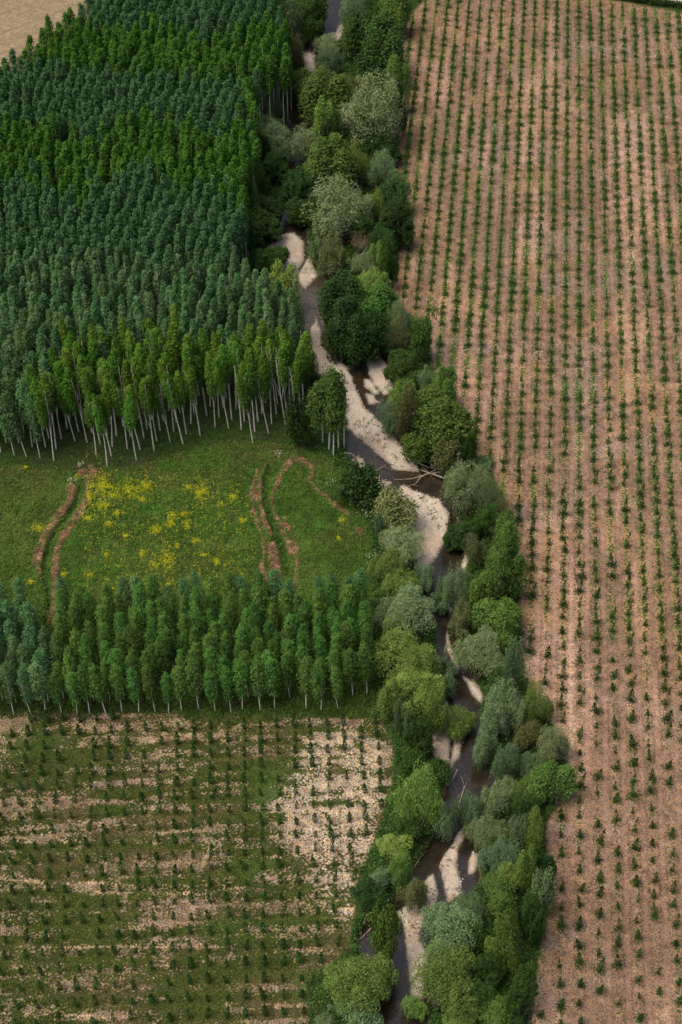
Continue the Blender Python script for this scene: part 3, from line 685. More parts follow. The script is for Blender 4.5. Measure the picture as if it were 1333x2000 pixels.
# ------------------------------------------------------------------ younger poplar strip above the stony field
SA = math.radians(-1.5); sdv = (math.sin(SA), math.cos(SA)); spv = (math.cos(SA), -math.sin(SA))
O2 = W(360, 1390); strip = {}
for j in range(0, 8):
    for i in range(-21, 14):
        u = i * 3.72 + rp.normal(0, .28); v = j * 4.0 + rp.normal(0, .3)
        x = O2[0] + spv[0] * u + sdv[0] * v; y = O2[1] + spv[1] * u + sdv[1] * v
        bx, by = P(x, y); tx, ty = P(x, y, 17.0)
        if bx > 735 or bx < -60: continue
        if 60 < tx < 112 and ty < 1232: continue
        if 40 < tx < 62 and ty < 1180: continue
        if rp.random() < .03 or (j == 0 and rp.random() < .12): continue
        strip.setdefault(j, []).append((x, y, tx, ty))
for j, row in strip.items():
    row.sort(key=lambda t: t[2]); k = 0
    for x, y, tx, ty in row:
        blue = tx < 90 or ty < 1140 + rp.normal(0, 12)
        v_ = PJ[rp.integers(0, 4)]; s = rp.uniform(.82, 1.10) * (1.06 if j == 0 else 1.0)
        e = plant('young_poplar', v_[0], v_[1], (x, y, float(gzs(x, y)[0])), (s * rp.uniform(.85, 1.15), s * rp.uniform(.85, 1.15), s), (math.radians(rp.normal(0, 1.2)), math.radians(rp.normal(-1.5, 1.5)), 0), mat=M_POP_B if blue else None)
        for c_ in e.children: c_.rotation_euler[2] = rp.uniform(0, 6.28)
        if 0 < tx: k += 1
        tag(e, 'slender %s poplar, %s from left in the %s' % ('blue-green' if blue else 'green', ORD(max(k, 1)), 'front row above the stony field' if j == 0 else '%s row of lower strip' % ORD(j + 1)), 'poplar', 'slender poplars in the strip above the stony field')

# ------------------------------------------------------------------ riverside trees and shrubs: (cx, cy, rx, ry, kind, where)
KIND = {
 'W': (PW, M_WIL, 'willow', 'pale grey-green rounded willow', .30), 'B': (PW, M_WILB, 'willow', 'blue-grey rounded willow', .30),
 'Y': (PW, M_WILY, 'willow', 'yellow-green willow', .30), 'D': (PD, M_DARK, 'broadleaf_tree', 'dark green bushy tree', .15),
 'G': (PR, M_MID, 'riverside_poplar', 'mid-green upright poplar', .2), 'K': (PR, M_DARK, 'riverside_poplar', 'dark green upright poplar', .2),
 'L': (PR, M_WILY, 'riverside_poplar', 'light yellow-green feathery poplar', .2), 'O': (PW, M_OLIVE, 'willow', 'olive-brown willow', .3),
 'H': (PH, M_MID, 'riverside_poplar', 'green many-stemmed poplar', .2),
 'S': (PS, M_DARK, 'shrub', 'dark green shrub', .1), 'T': (PS, M_WILB, 'shrub', 'grey-green shrub', .1), 'V': (PS, M_MID, 'shrub', 'bright green shrub', .1),
 'Q': (PS, M_OLIVE, 'shrub', 'olive shrub', .1), 'X': (PX, M_BROWN, 'bare_bush', 'leafless brown bush', .0)}
RIV = [
 (545,30,36,46,'B','at the top edge left of the stream'), (588,54,16,20,'B','hanging over the left side of the topmost bend'), (612,18,27,32,'D','at the top edge just left of the stream'),
 (690,12,30,27,'B','at the top edge right of the stream'), (728,22,20,22,'D','between the top edge and the first tall poplar on the right bank'), (780,20,24,36,'G','loose and twiggy at the top corner of the ploughed field'),
 (550,60,17,14,'B','small, beside the plantation near the top bend'), (575,96,20,24,'O','left of the topmost gravel sliver'), (643,90,26,19,'W','just right of the topmost gravel sliver'), (643,120,25,24,'B','below right of the topmost gravel sliver'),
 (708,64,34,36,'K','on the right bank near the top'), (754,92,42,50,'K','broad, against the ploughed field near the top'), (778,160,20,42,'G','narrow, at the field edge above the biggest willow'),
 (721,153,13,14,'X','behind the biggest pale willow'), (549,171,20,16,'B','beside the plantation below the top bend'), (590,166,28,26,'G','over the hidden stream below the top gravel'), (633,146,22,15,'W','behind the yellowish poplar below the top bend'),
 (633,190,38,42,'G','in mid belt below the top bend'), (630,238,20,36,'L','in front of the mid belt poplar'), (679,165,20,18,'O','between the top poplars and the biggest willow'), (703,168,14,13,'W','small, touching the biggest willow at its upper left'),
 (732,214,55,56,'W','biggest of all, beside the ploughed field'), (687,202,22,26,'W','left shoulder of the biggest willow'), (778,212,15,42,'D','between the biggest willow and the field'),
 (522,204,28,25,'B','at the plantation edge, left of the hidden stream'), (526,240,20,16,'B','small, below two others at the plantation edge'), (538,268,34,26,'B','broad, low at the plantation edge'), (594,275,31,26,'W','above the olive poplar in mid belt'),
 (642,322,43,46,'G','wide crown with visible forked stems in mid belt'), (697,318,24,32,'Y','right of the wide forked poplar'), (586,368,33,34,'D','left of the hidden stream above the first wide gravel'), (517,345,15,16,'D','small round one at the plantation edge'),
 (538,328,23,25,'D','between plantation and forked poplar'), (543,304,16,12,'B','small, at the plantation edge above dark trees'), (516,370,14,20,'D','narrow, at the plantation corner'), (520,404,31,24,'D','above left of the first wide gravel bar'),
 (507,440,36,30,'D','overhanging the first wide gravel bar from the left'), (666,408,58,45,'W','wide pale dome above the bare brown bush'), (669,356,12,13,'Y','small, on top of the wide pale dome'), (747,330,27,27,'B','right belt, below the biggest willow'),
 (742,290,34,26,'D','in the shade below the biggest willow'), (774,382,28,30,'D','at the field edge beside the wide pale dome'), (735,402,13,22,'Y','thin, right of the wide pale dome'), (775,436,30,38,'D','at the field edge, bulging into the field'),
 (754,468,26,28,'D','right of the bare brown bush'), (586,408,26,24,'D','left of the wide pale dome'), (704,480,22,22,'X','standing out among green trees at mid belt'), (618,488,14,18,'T','right of the first wide gravel bar'),
 (650,490,22,25,'O','left of the bare brown bush'), (643,522,20,15,'Q','low, above the stream narrows'), (738,500,15,24,'L','bright narrow one right of the bare brown bush'), (758,510,17,40,'D','thin, at the field edge below the bulge'),
 (712,516,22,20,'W','small pale one above the island of trees'), (728,556,30,26,'Y','crown of the tree island, upper part'), (665,578,34,40,'K','left half of the tree island by the water'), (735,596,40,36,'G','right half of the tree island'),
 (677,642,36,48,'K','front of the tree island with trunk showing'), (730,652,36,40,'D','standing in for the shadow in the tree island'), (780,622,24,28,'B','between tree island and field'), (776,656,24,28,'O','twiggy, below the tree island'),  # shadow inside the tree island put in as a dark-leaved tree
 (822,662,21,36,'V','tall, at the field edge below the tree island'), (787,712,30,28,'D','right of the small gravel patch'), (833,745,16,20,'B','at the left foot of the great field-edge poplar'), (812,738,18,18,'D','above the two rounded willows by the gravel'),
 (786,768,24,26,'Y','upper of two rounded willows by the gravel'), (763,810,25,26,'B','lower of two rounded willows by the gravel'), (796,806,20,34,'O','right of the lower rounded willow by the gravel'),
 (868,758,24,34,'G','top of the great clump at the field edge'), (872,818,52,50,'G','great one at the field edge above the log jam'), (812,876,24,26,'V','at the tip of the long gravel bar'), (876,892,26,28,'Q','thin and twiggy just above the log jam'),
 (915,880,14,30,'D','narrow, between great poplar and field'), (838,862,18,22,'S','with white blossom, left of the great poplar'), (945,906,18,14,'T','sticking out into the field below the great poplar'),
 (908,950,42,45,'W','big one just below the log jam'), (955,962,25,40,'W','right neighbour of the big one below the log jam'), (905,1038,30,28,'D','overhanging the stream right of the wide gravel bar'), (978,1012,15,26,'O','field edge, below the pair near the log jam'),
 (770,1002,36,34,'Q','left of the wide gravel bar'), (742,1032,10,30,'T','narrow ivy-like column left of the wide gravel bar'), (700,945,38,36,'S','large with white blossom between spoil heap and stream'),
 (784,1066,41,36,'W','at the lower end of the wide gravel bar'), (760,1102,32,30,'Y','left of the lower end of the wide gravel bar'), (833,1122,20,18,'B','small, dipping over the stream below the wide gravel'),
 (795,1190,50,44,'B','lumpy, right of the young poplar strip'), (785,1145,32,22,'Y','between two bigger willows right of the strip'), (790,1274,58,46,'Y','broad, at the right end of the young poplar strip'),
 (925,1072,19,24,'O','small, overhanging the right side of the stream opposite gravel'), (985,1048,23,42,'G','upper of the row along the field edge, mid photo'), (986,1122,33,46,'G','tallest of the row along the field edge, mid photo'), (940,1150,25,32,'G','left of the tallest field-edge poplar'),
 (905,1140,26,36,'B','leaning to the stream opposite the lumpy one'), (870,1140,14,14,'T','faint, over the water at the narrowest bend'), (863,1173,17,11,'T','low, in the shaded water bend'), (900,1206,23,25,'O','brownish, at the right of the dark pool'),
 (975,1212,42,40,'G','broad, above the round pale willow'), (938,1278,45,40,'W','perfectly round dome beside the thin gravel spit'), (1006,1302,18,38,'B','narrow, right of the round dome'), (985,1330,22,26,'D','in the shade right below the round dome'),
 (806,1346,52,42,'Y','sprawling, at the corner of the stony field'), (763,1362,22,32,'L','left side of the sprawling willow at the field corner'), (777,1404,9,36,'T','left ivy-clad column at the stony field corner'), (797,1422,9,38,'T','right ivy-clad column at the stony field corner'),
 (845,1382,26,32,'Y','leaning over the gravel at the stony field corner'), (822,1442,26,36,'D','below the sprawling willow'), (905,1408,29,14,'Y','bough-like one reaching across the stream'), (876,1338,14,16,'T','small, in mid stream beside the sprawling willow'),
 (870,1302,18,11,'T','toppled over the water beside the broad yellow-green willow'), (984,1382,38,42,'B','big blue-grey dome right of the dark channel'), (948,1455,21,24,'B','lower left foot of the big blue-grey dome'), (960,1416,26,26,'B','left of the big blue-grey dome'),
 (1048,1378,28,32,'Y','field edge, right of the big blue-grey dome'), (1032,1438,24,25,'O','brownish one behind the bulge into the field'), (1082,1456,31,34,'W','rightmost, bulging over the field track'), (990,1490,22,28,'B','right bank above the dark straight reach'),
 (1042,1500,27,26,'B','centre of the widest belt above the track bend'), (1075,1530,36,38,'G','right, just above the bend of the field track'), (1035,1542,28,26,'G','left of the one above the track bend'), (855,1508,26,18,'S','low, left bank above the dark straight reach'),
 (803,1488,20,22,'S','low, at the stony field margin'), (820,1562,41,50,'Y','tall pale one beside the stony field'), (803,1606,36,30,'D','shaded foot of the pale willow beside the stony field'), (866,1604,22,25,'B','trailing over the water left of the twin gravel spits'),
 (775,1656,28,20,'Y','bowed over, left bank above the lower gravel'), (790,1700,22,26,'Y','drooping, left bank above the lower gravel'), (806,1744,24,26,'O','round brownish-green, touching the lower gravel bar'), (746,1717,19,21,'B','small bluish, at the sandy field margin'),
 (728,1746,30,30,'D','beside the sandy margin of the stony field'), (897,1588,19,23,'B','over the water above the twin gravel spits'), (925,1582,21,25,'B','second over the water above the twin gravel spits'), (963,1570,23,29,'W','above the twin gravel spits, with bare bough'),
 (992,1541,19,19,'W','small round one right of the dark reach'), (951,1618,36,27,'W','just above the right gravel spit'), (1008,1626,21,25,'B','right belt level with the twin spits'), (982,1676,38,30,'B','right of the twin gravel spits'),
 (1048,1618,19,31,'L','yellowish, by the bend of the field track'), (1030,1692,17,36,'L','pale thin one in lower right belt'), (1061,1696,21,30,'D','field edge, lower right belt'), (995,1716,23,25,'Y','right belt below the twin spits'),
 (1061,1742,21,36,'T','field edge below the track bend, grey-green'), (973,1740,34,32,'G','right bank level with the lower gravel bar'), (907,1782,36,22,'B','behind the big bluish willow by the lower bar'), (878,1820,57,42,'B','big one right of the lower gravel bar'),
 (1016,1834,21,50,'L','bright leaning column in lower right belt'), (983,1860,19,30,'L','left of the bright leaning column'), (878,1908,62,42,'Y','broad one at the foot of the lower gravel bar'), (964,1971,36,30,'G','near the bottom edge, right belt'),
 (810,1964,20,20,'Y','small round one in the stream near the bottom edge'), (896,1988,23,17,'Y','cut by the bottom edge, right of the stream'), (1022,1930,28,42,'D','right belt edge near the bottom'), (956,1892,25,30,'D','dark gap filler below the bright column'),
 (754,1824,23,42,'V','in the water left of the lower gravel bar'), (705,1914,60,38,'Y','wide ragged, left bank near the bottom edge'), (675,1967,17,15,'T','bluish, left bank near the bottom edge'), (709,1989,27,15,'T','cut by the bottom edge, left of the stream'), (636,1995,16,12,'T','tiny, at the bottom edge by the stony field'),
 (646,796,38,62,'H','with a sheaf of white trunks beside the plantation corner'), (592,826,22,40,'S','leaning, at the plantation corner'), (552,556,26,36,'L','first of the light trees at the plantation flank'), (562,612,26,40,'L','second of the light trees at the plantation flank'),
 (548,640,24,40,'W','at the plantation flank by the water'), (524,503,32,20,'D','between plantation and first gravel bar'), (560,700,28,36,'G','plantation flank above the white-trunk corner'), (596,716,20,30,'G','plantation flank nearest the long gravel bar'),
 (535,150,24,26,'D','at the plantation foot level with the topmost gravel'), (512,290,14,26,'D','at the plantation foot beside the low grey-green ones'), (500,345,14,30,'G','plantation flank above the small round tree'), (488,395,16,34,'G','plantation flank left of the narrow dark tree'), (476,450,18,34,'D','plantation flank left of the first wide gravel bar'), (512,180,14,26,'G','plantation flank beside two grey-green willows'),
 (610,60,20,24,'D','shading the topmost stream bend from the left'), (735,130,30,30,'D','below the broad dark poplar near the top'), (655,260,22,30,'D','in the gap left of the biggest willow'), (690,262,24,24,'D','foot of the biggest willow'),
 (620,420,20,30,'D','left of the wide pale dome over the water'), (700,440,26,24,'D','under the wide pale dome'), (795,770,18,24,'D','behind the rounded willows by the gravel'), (955,1010,24,30,'D','between big willow below log jam and field'),
 (1000,1240,18,24,'D','field edge behind the round dome'), (1040,1790,24,40,'D','dark edge against the ploughed field, lower right'), (990,1800,24,34,'D','inside the lower right belt'), (1000,1575,26,26,'D','inside the widest belt above the track bend'),
 (1030,1580,20,24,'D','shaded side of the widest belt'), (925,1840,24,30,'D','behind the big bluish willow near the bottom'), (940,1940,28,30,'D','between two yellow-green trees near the bottom'), (1000,1990,26,24,'D','at the bottom edge by the ploughed field'),
]
seen = set(); rr = np.random.default_rng(5)
def river_tree(cx, cy, rx, ry, kd, where):
    protos, mat, name, desc, clr = KIND[kd]
    if rx > 12 and kd != 'X': rx *= 1.27; ry *= 1.2
    zc = 4.0
    for _ in range(4):
        s, sd_, cd, ca = pxscale(cy, zc); s = s * 1.0
        R = rx / s
        c = math.sqrt(max((ry / s) ** 2 - (R * sd_) ** 2, (.62 * R * cd) ** 2)) / cd
        zc = c * (1 + clr)
    x, y = W(cx, cy, zc); x = float(x); y = float(y)
    z0 = float(gzs(x, y)[0])
    if protos is PR or protos is PH: R0_, H0 = 4.6, 16.0; sxy = R / R0_; szz = (zc + c - z0) / H0
    elif protos is PW: R0_, H0 = 6.0, 11.8; sxy = R / R0_; szz = (zc + c - z0) / H0
    elif protos is PD: R0_, H0 = 6.0, 12.0; sxy = R / R0_; szz = (zc + c - z0) / H0
    elif protos is PS: R0_, H0 = 3.0, 4.4; sxy = R / R0_; szz = (zc + c - z0) / H0
    else: R0_, H0 = 3.1, 5.4; sxy = R / R0_; szz = (zc + c - z0) / H0
    if protos is PW and R < 4.2: protos = PV
    p_ = protos[rr.integers(0, len(protos))]
    tm = M_BIRCH if 'sheaf' in where else None
    e = plant(name, p_[0], p_[1], (x, y, z0), (sxy, sxy, szz), (0, 0, 0), mat=mat, tmat=tm)
    for q in e.children: q.rotation_euler[2] = rr.uniform(0, 6.28)
    if 'lean' in where or 'bowed' in where or 'reaching' in where: e.rotation_euler[1] = math.radians(-8 if 'leaning over' not in where else 8)
    lab = desc + ', ' + where
    if len(lab.replace('-', ' ').split()) > 16: lab = lab.replace(' rounded', '').replace(' upright', '').replace(' bushy', '')
    if len(lab.replace('-', ' ').split()) > 16: print('LONG', lab)
    tag(e, lab, {'willow': 'willow', 'broadleaf_tree': 'tree', 'riverside_poplar': 'poplar', 'shrub': 'shrub', 'bare_bush': 'bush'}[name], 'trees and shrubs along the stream')
for row in RIV: river_tree(*row)

# ------------------------------------------------------------------ undergrowth and meadow cover (uncountable)
def clump_obj(name, xs, ys, rad, hgt, nleaf, ls, mats, mi, label, cat, seed=1, up=.6):
    r = np.random.default_rng(seed); n_ = len(xs); m = nleaf
    d = r.normal(size=(n_, m, 3)); d /= np.linalg.norm(d, axis=2)[:, :, None]; d[:, :, 2] = np.abs(d[:, :, 2])
    rad = np.broadcast_to(rad, (n_,)); hgt = np.broadcast_to(hgt, (n_,))
    q = r.uniform(.4, 1, (n_, m)) ** .5
    Cx = xs[:, None] + d[:, :, 0] * rad[:, None] * q; Cy = ys[:, None] + d[:, :, 1] * rad[:, None] * q
    Cz = gzs(xs, ys)[:, None] + d[:, :, 2] * hgt[:, None] * q + .05
    V_, F_ = leaves(np.stack([Cx, Cy, Cz], 2).reshape(-1, 3), ls, up, d.reshape(-1, 3) * .6, r)
    return tag(link(name, mk_mesh(name, V_, F_, mats, np.repeat(mi, m))), label, cat, kind='stuff')
def scatter_px(n_, x0, y0, x1, y1, seed):
    r = np.random.default_rng(seed); ax, ay = W(x0, y1); bx, by = W(x1, y0)
    wx0, _ = W(x0, y0); wx1, _ = W(x1, y0)
    x = r.uniform(float(wx0), float(wx1), n_); y = r.uniform(float(ay), float(by), n_)
    px_, py_ = P(x, y); k = (px_ > x0 - 20) & (px_ < x1 + 20) & (py_ > y0 - 20) & (py_ < y1 + 40); return x[k], y[k], px_[k], py_[k], r
x, y, qx, qy, r = scatter_px(100000, 440, -60, 1150, 2040, 31)
rg = gval(reg, x, y); chv = gval(ch, x, y)
k = ((rg == 0) | ((rg == 7) & (chv < .62))) & (chv < .62)
x, y = x[k][:20000], y[k][:20000]
mi = (r.random(len(x)) < .28).astype(int) + (r.random(len(x)) < .04) * 1
clump_obj('undergrowth', x, y, r.uniform(.5, 1.5, len(x)), r.uniform(.4, 2.0, len(x)), 18, .42, [M_DARK, M_MID, M_OLIVE], np.clip(mi, 0, 2), 'tangled low green undergrowth covering both banks of the stream', 'undergrowth', 32)
x, y, qx, qy, r = scatter_px(60000, -60, 860, 740, 1400, 33)
rg = gval(reg, x, y); k = (rg == 1) & (gval(A['spo'], x, y) < .3); x, y, qx, qy = x[k][:17000], y[k][:17000], qx[k][:17000], qy[k][:17000]
b = .5 * fbm(x, y, 9, 400) + .5 * fbm(x, y, 2.5, 401)
clump_obj('meadow_grass', x, y, r.uniform(.35, 1.0, len(x)), r.uniform(.1, 1.5, len(x)) * np.clip(b * 1.9 - .35, .12, 2), 10, .34, [M_MEAD, M_WEED, M_DARK], np.where(b > .50, 0, np.where(r.random(len(x)) < .3, 2, 1)), 'rough green meadow grass and weeds between the two poplar stands', 'grass', 34, up=1.0)
# yellow flower clusters
cl = [(200,945,22,20),(252,955,20,14),(285,945,12,14),(278,972,10,5),(218,965,10,6),(175,965,6,20),(196,985,22,6),(172,1010,12,5),(392,960,12,20),(455,970,8,8),(335,1005,8,8),(360,1003,8,6),(333,1020,10,8),(305,1032,12,10),(325,1090,14,16),(366,1022,6,6),(300,1100,8,6),(278,1080,5,8),(75,1030,10,8),(60,1135,5,4),(125,1120,5,4),(175,1120,6,4),(210,1083,4,4),(423,1095,6,8),(270,1150,8,6),(330,1140,5,6),(345,1065,8,4),(385,1055,10,3),(400,1083,6,3),(370,950,8,4),(668,1015,5,4),(660,1050,4,4),(215,1020,8,6),(230,1000,6,6),(245,1045,6,4),(150,930,5,3),(50,912,5,3),(430,985,6,4),(475,1015,6,4),(410,1140,6,4)]
X, Y = [], []
for cx, cy, a_, b_ in cl:
    m = int(14 + a_ * b_ * .6); X.append(cx + rr.standard_t(3, m) * a_ * .5); Y.append(cy + rr.standard_t(3, m) * b_ * .5)
X.append(rr.uniform(165, 500, 800)); Y.append(rr.uniform(925, 1160, 800))
x, y = W(np.concatenate(X), np.concatenate(Y), .5)
clump_obj('yellow_flowers', x, y, rr.uniform(.2, .6, len(x)), rr.uniform(.5, .85, len(x)), 8, .2, [M_YEL], np.zeros(len(x), int), 'patches of yellow wildflowers scattered through the meadow', 'flowers', 35, up=1.2)
X, Y = [], []
for cx, cy, a_ in ((670,960,9),(700,975,7),(712,1000,9),(655,940,6),(730,1085,7),(838,860,10),(845,880,8),(137,935,4),(158,907,3),(545,885,4),(690,925,8),(712,950,6)):
    X.append(cx + rr.normal(0, a_, 12)); Y.append(cy + rr.normal(0, a_, 12))
x, y = W(np.concatenate(X), np.concatenate(Y), 3.0)
r = np.random.default_rng(36); C_ = np.stack([x[:, None] + r.normal(0, .12, (len(x), 4)), y[:, None] + r.normal(0, .12, (len(x), 4)), 3.0 + r.normal(0, .5, (len(x), 4)) * 1.0], 2).reshape(-1, 3)
C_[:, 2] = np.maximum(C_[:, 2], 2.3)
V_, F_ = leaves(C_, .24, 1, None, r)
tag(link('white_blossom', mk_mesh('white_blossom', V_, F_, [M_WHT])), 'tiny white elder blossoms dotted over the bank shrubs', 'flowers', kind='stuff')
# forest floor cover below the plantation's open front
x, y, qx, qy, r = scatter_px(30000, -60, 640, 620, 930, 37)
k = (gval(reg, x, y) == 5) & (qy > 740); x, y = x[k][:3500], y[k][:3500]
clump_obj('forest_herbs', x, y, r.uniform(.3, .8, len(x)), r.uniform(.1, .5, len(x)), 8, .3, [M_DARK, M_WEED], (r.random(len(x)) < .4).astype(int), 'low green herbs on the ground below the white poplar trunks', 'herbs', 38, up=1)
x, y, qx, qy, r = scatter_px(40000, -40, 1225, 740, 1412, 45)
k = (qy < 1400 + 6 * np.sin(x)) & (gval(ch, x, y) < .05); x, y = x[k][:5200], y[k][:5200]
clump_obj('strip_undergrowth', x, y, r.uniform(.3, 1.1, len(x)), r.uniform(.15, 1.2, len(x)), 12, .34, [M_DARK, M_WEED, M_OLIVE], r.choice([0, 0, 0, 0, 1, 2], len(x)), 'dark low scrub and herbs at the foot of the slender poplar strip', 'undergrowth', 46, up=.8)
# weeds of the stony field
x, y, qx, qy, r = scatter_px(90000, -40, 1380, 800, 2020, 39)
wv2 = gval(weed, x, y); k = (gval(reg, x, y) == 2) & (wv2 > .48 + .5 * (fbm(x, y, 1.6, 410, 3) - .5) + .1 * r.random(len(x))); x, y, wv2 = x[k][:9000], y[k][:9000], wv2[k][:9000]
clump_obj('field_weeds', x, y, r.uniform(.2, .5, len(x)), r.uniform(.05, .22, len(x)), 6, .22, [M_WEEDF, M_SAP, M_OLIVE], r.choice([0, 0, 0, 1, 2], len(x)), 'thin green weeds in streaks over the stony field', 'weeds', 40, up=1.5)

# ------------------------------------------------------------------ saplings
def sap_mesh(name, seed, h, rad, nl, ls, ragged=.3, bush=0):
    r = np.random.default_rng(seed); G_ = Geo(); C = []
    G_.add(*tube([(0, 0, -.1), (.05, 0, h * .5), (r.normal(0, .1), 0, h * .96)], [.04, .03, .01], 4), 1)
    t = r.uniform(.04, 1, nl); prof = np.sin(np.pi * np.clip(t * .8 + .12, 0, 1)) ** .7 * (1 - t ** 3) + .08
    az = r.uniform(0, 6.28, nl); q = r.uniform(.2, 1, nl) ** .6 * (1 + ragged * r.normal(size=nl) * .6)
    C = np.stack([np.cos(az) * prof * rad * q, np.sin(az) * prof * rad * q, t * h], 1)
    V_, F_ = leaves(C, ls, .3, None, r); G_.add(V_, F_, 0)
    if bush:
        d = r.normal(size=(bush, 3)); d[:, 2] = abs(d[:, 2]) * .45; d *= np.array([.55, .48, .6]); V_, F_ = leaves(d + [0, 0, .1], ls * 1.05, .8, None, r); G_.add(V_, F_, 0)
    return G_
SL = [sap_mesh('l', 900 + i, 4.5 + .5 * (i % 3 - 1), .66, 300, .28) for i in range(5)]
SR = [sap_mesh('r', 950 + i, 3.9 + .6 * (i % 3 - 1), .50, 170, .27, .5, bush=110 if i % 2 else 60) for i in range(6)]
SLm = [g_.mesh('sapling', [M_SAP, M_BARK]) for g_ in SL]; SRm = [g_.mesh('sapling', [M_SAP, M_BARK]) for g_ in SR]
def raw(G_): return np.concatenate(G_.V), np.concatenate(G_.F), np.concatenate(G_.M)
def sap_field(pts, protos, meshes_, name, lab, stuff_lab, limit, smin, smax, grp):
    """pts: (row key, order key, x, y, px, py, big)"""
    pts.sort(key=lambda t: -t[5]); ind_ = pts[:limit]; rest_ = pts[limit:]
    rows_ = {}
    for t in ind_: rows_.setdefault(t[0], []).append(t)
    for rk, row in rows_.items():
        row.sort(key=lambda t: t[1])
        for k_, t in enumerate(row):
            s = rr.uniform(smin, smax); o = link(name, meshes_[rr.integers(0, len(meshes_))])
            o.location = (t[2], t[3], float(gzs(t[2], t[3])[0])); o.scale = (s * rr.uniform(.85, 1.2), s * rr.uniform(.85, 1.2), s)
            o.rotation_euler = (rr.normal(0, .10), rr.normal(-.03, .10), rr.uniform(0, 6.28))
            tag(o, lab(rk, k_ + 1), 'sapling', grp)
    G_ = Geo()
    for vi, g_ in enumerate(protos):
        sub = rest_[vi::len(protos)]
        if not sub: continue
        Vr, Fr, Mr = raw(g_); xs = np.array([t[2] for t in sub]); ys = np.array([t[3] for t in sub]); s = rr.uniform(smin, smax, len(sub))
        VV, FF = tile(Vr, Fr, xs, ys, gzs(xs, ys), s * 1.1, s, rr.uniform(0, 6.28, len(sub)))
        G_.V.append(VV); G_.F.append(FF + G_.n); G_.M.append(np.tile(Mr, len(sub))); G_.n += len(VV)
    if G_.V: tag(link(name + '_rows', G_.mesh(name + '_rows', [M_SAP, M_BARK])), stuff_lab, 'saplings', kind='stuff')
# left stony field
pts = []
for i in range(-26, 8):
    for j in range(-22, 8):
        u, v = i * LSP + rr.normal(0, .12), j * LSP + rr.normal(0, .15)
        x = L0[0] + LPER[0] * u + LDIR[0] * v; y = L0[1] + LPER[1] * u + LDIR[1] * v; qx, qy = P(x, y)
        if not (-5 < qx < 1333 and 1405 < qy < 2015): continue
        if sd(np.array([qx]), np.array([qy]), LFIELD)[0] < 6 or rr.random() < .05: continue
        pts.append((j, i, float(x), float(y), float(qx), float(qy)))
jb = min(t[0] for t in pts)
sap_field(pts, SL, SLm, 'sapling', lambda rk, k_: 'bushy poplar sapling, %s from the left in the %s row up, stony lower-left field' % (ORD(k_), ORD(rk - jb + 1)), 'farther rows of poplar saplings in the stony field', 300, .68, 1.1, 'saplings in the stony lower left field')
# right ploughed field
pts = []
for i in range(-20, 24):
    o_ = rr.uniform(0, RAL)
    for j in range(-60, 95):
        u, v = i * RSP + rr.normal(0, .13), j * RAL + o_ + rr.normal(0, .35)
        x = R0[0] + RPER[0] * u + RDIR[0] * v; y = R0[1] + RPER[1] * u + RDIR[1] * v; qx, qy = P(x, y)
        if not (-5 < qx < 1350 and -30 < qy < 2015): continue
        if sd(np.array([qx]), np.array([qy]), RFIELD)[0] < 9 + (8 if qy > 1100 else 0) or rr.random() < .08 + .5 * (float(fbm(np.array([x]), np.array([y]), 11, 505, 3)[0]) > .66): continue
        pts.append((i, -j, float(x), float(y), float(qx), float(qy)))
pts_r = list(pts)
vis_i = sorted(set(t[0] for t in sorted(pts, key=lambda t: -t[5])[:300]))
near_count = {}
sap_field(pts, SR, SRm, 'slim_sapling', lambda rk, k_: 'slim sapling, %s down in planting row %s from the left, lower ploughed field' % (ORD(k_), ORD(vis_i.index(rk) + 1)), 'long rows of slim saplings running up the ploughed field', 300, .65, 1.4, 'slim saplings in the ploughed field')
# weeds along those rows
xs, ys = [], []
for t in pts_r:
    dn = float(fbm(np.array([t[2]]), np.array([t[3]]), 9, 500, 3)[0])
    m = int(rr.integers(3, 7) * (.5 + 1.3 * dn)) if t[5] > 1250 else int(rr.integers(3, 9) * (.2 + 1.7 * dn))
    if m < 1: continue
    dv = rr.normal(0, 1.3, m); du = rr.normal(0, .85, m)
    xs.append(t[2] + RPER[0] * du + RDIR[0] * dv); ys.append(t[3] + RPER[1] * du + RDIR[1] * dv)
xs = np.concatenate(xs); ys = np.concatenate(ys)
clump_obj('row_weeds', xs, ys, rr.uniform(.12, .75, len(xs)) * rr.uniform(.5, 1, len(xs)), rr.uniform(.06, .45, len(xs)), 10, .22, [M_WEED, M_SAP, M_STRAW], rr.choice([0, 0, 1, 1, 1, 2], len(xs)), 'low weeds and dry tufts along the planting rows of the ploughed field', 'weeds', 43, up=1.2)

# ------------------------------------------------------------------ hedge at the top right, beyond the ploughed field
hp = [(1150,-14),(1200,-3),(1250,4),(1290,9),(1333,15),(1400,27),(1500,45)]
hx, hy = W([p[0] for p in hp], [p[1] for p in hp])
tt = np.linspace(0, len(hp) - 1, 260); hX = np.interp(tt, range(len(hp)), hx); hY = np.interp(tt, range(len(hp)), hy)
r = np.random.default_rng(51); C_ = np.concatenate([np.stack([hX + r.normal(0, .5, 260), hY + r.normal(0, .6, 260), gzs(hX, hY) + r.uniform(.1, 2.4, 260)], 1) for _ in range(40)])
V_, F_ = leaves(C_, .55, .5, None, r)
e = link('hedge', None, loc=(float(hX[100]), float(hY[100]), 0))
G_ = Geo()
for q in range(0, 260, 9): G_.add(*tube([(hX[q], hY[q], -.2), (hX[q] + .1, hY[q], 1.0), (hX[q] + r.normal(0, .3), hY[q], 2.0)], [.06, .05, .02], 5))
a_ = link('foliage', mk_mesh('hedge_foliage', V_, F_, [M_DARK]), e); b_ = link('stems', G_.mesh('hedge_stems', [M_BARK]), e)
for o in (a_, b_): o.location = (-e.location[0], -e.location[1], 0)
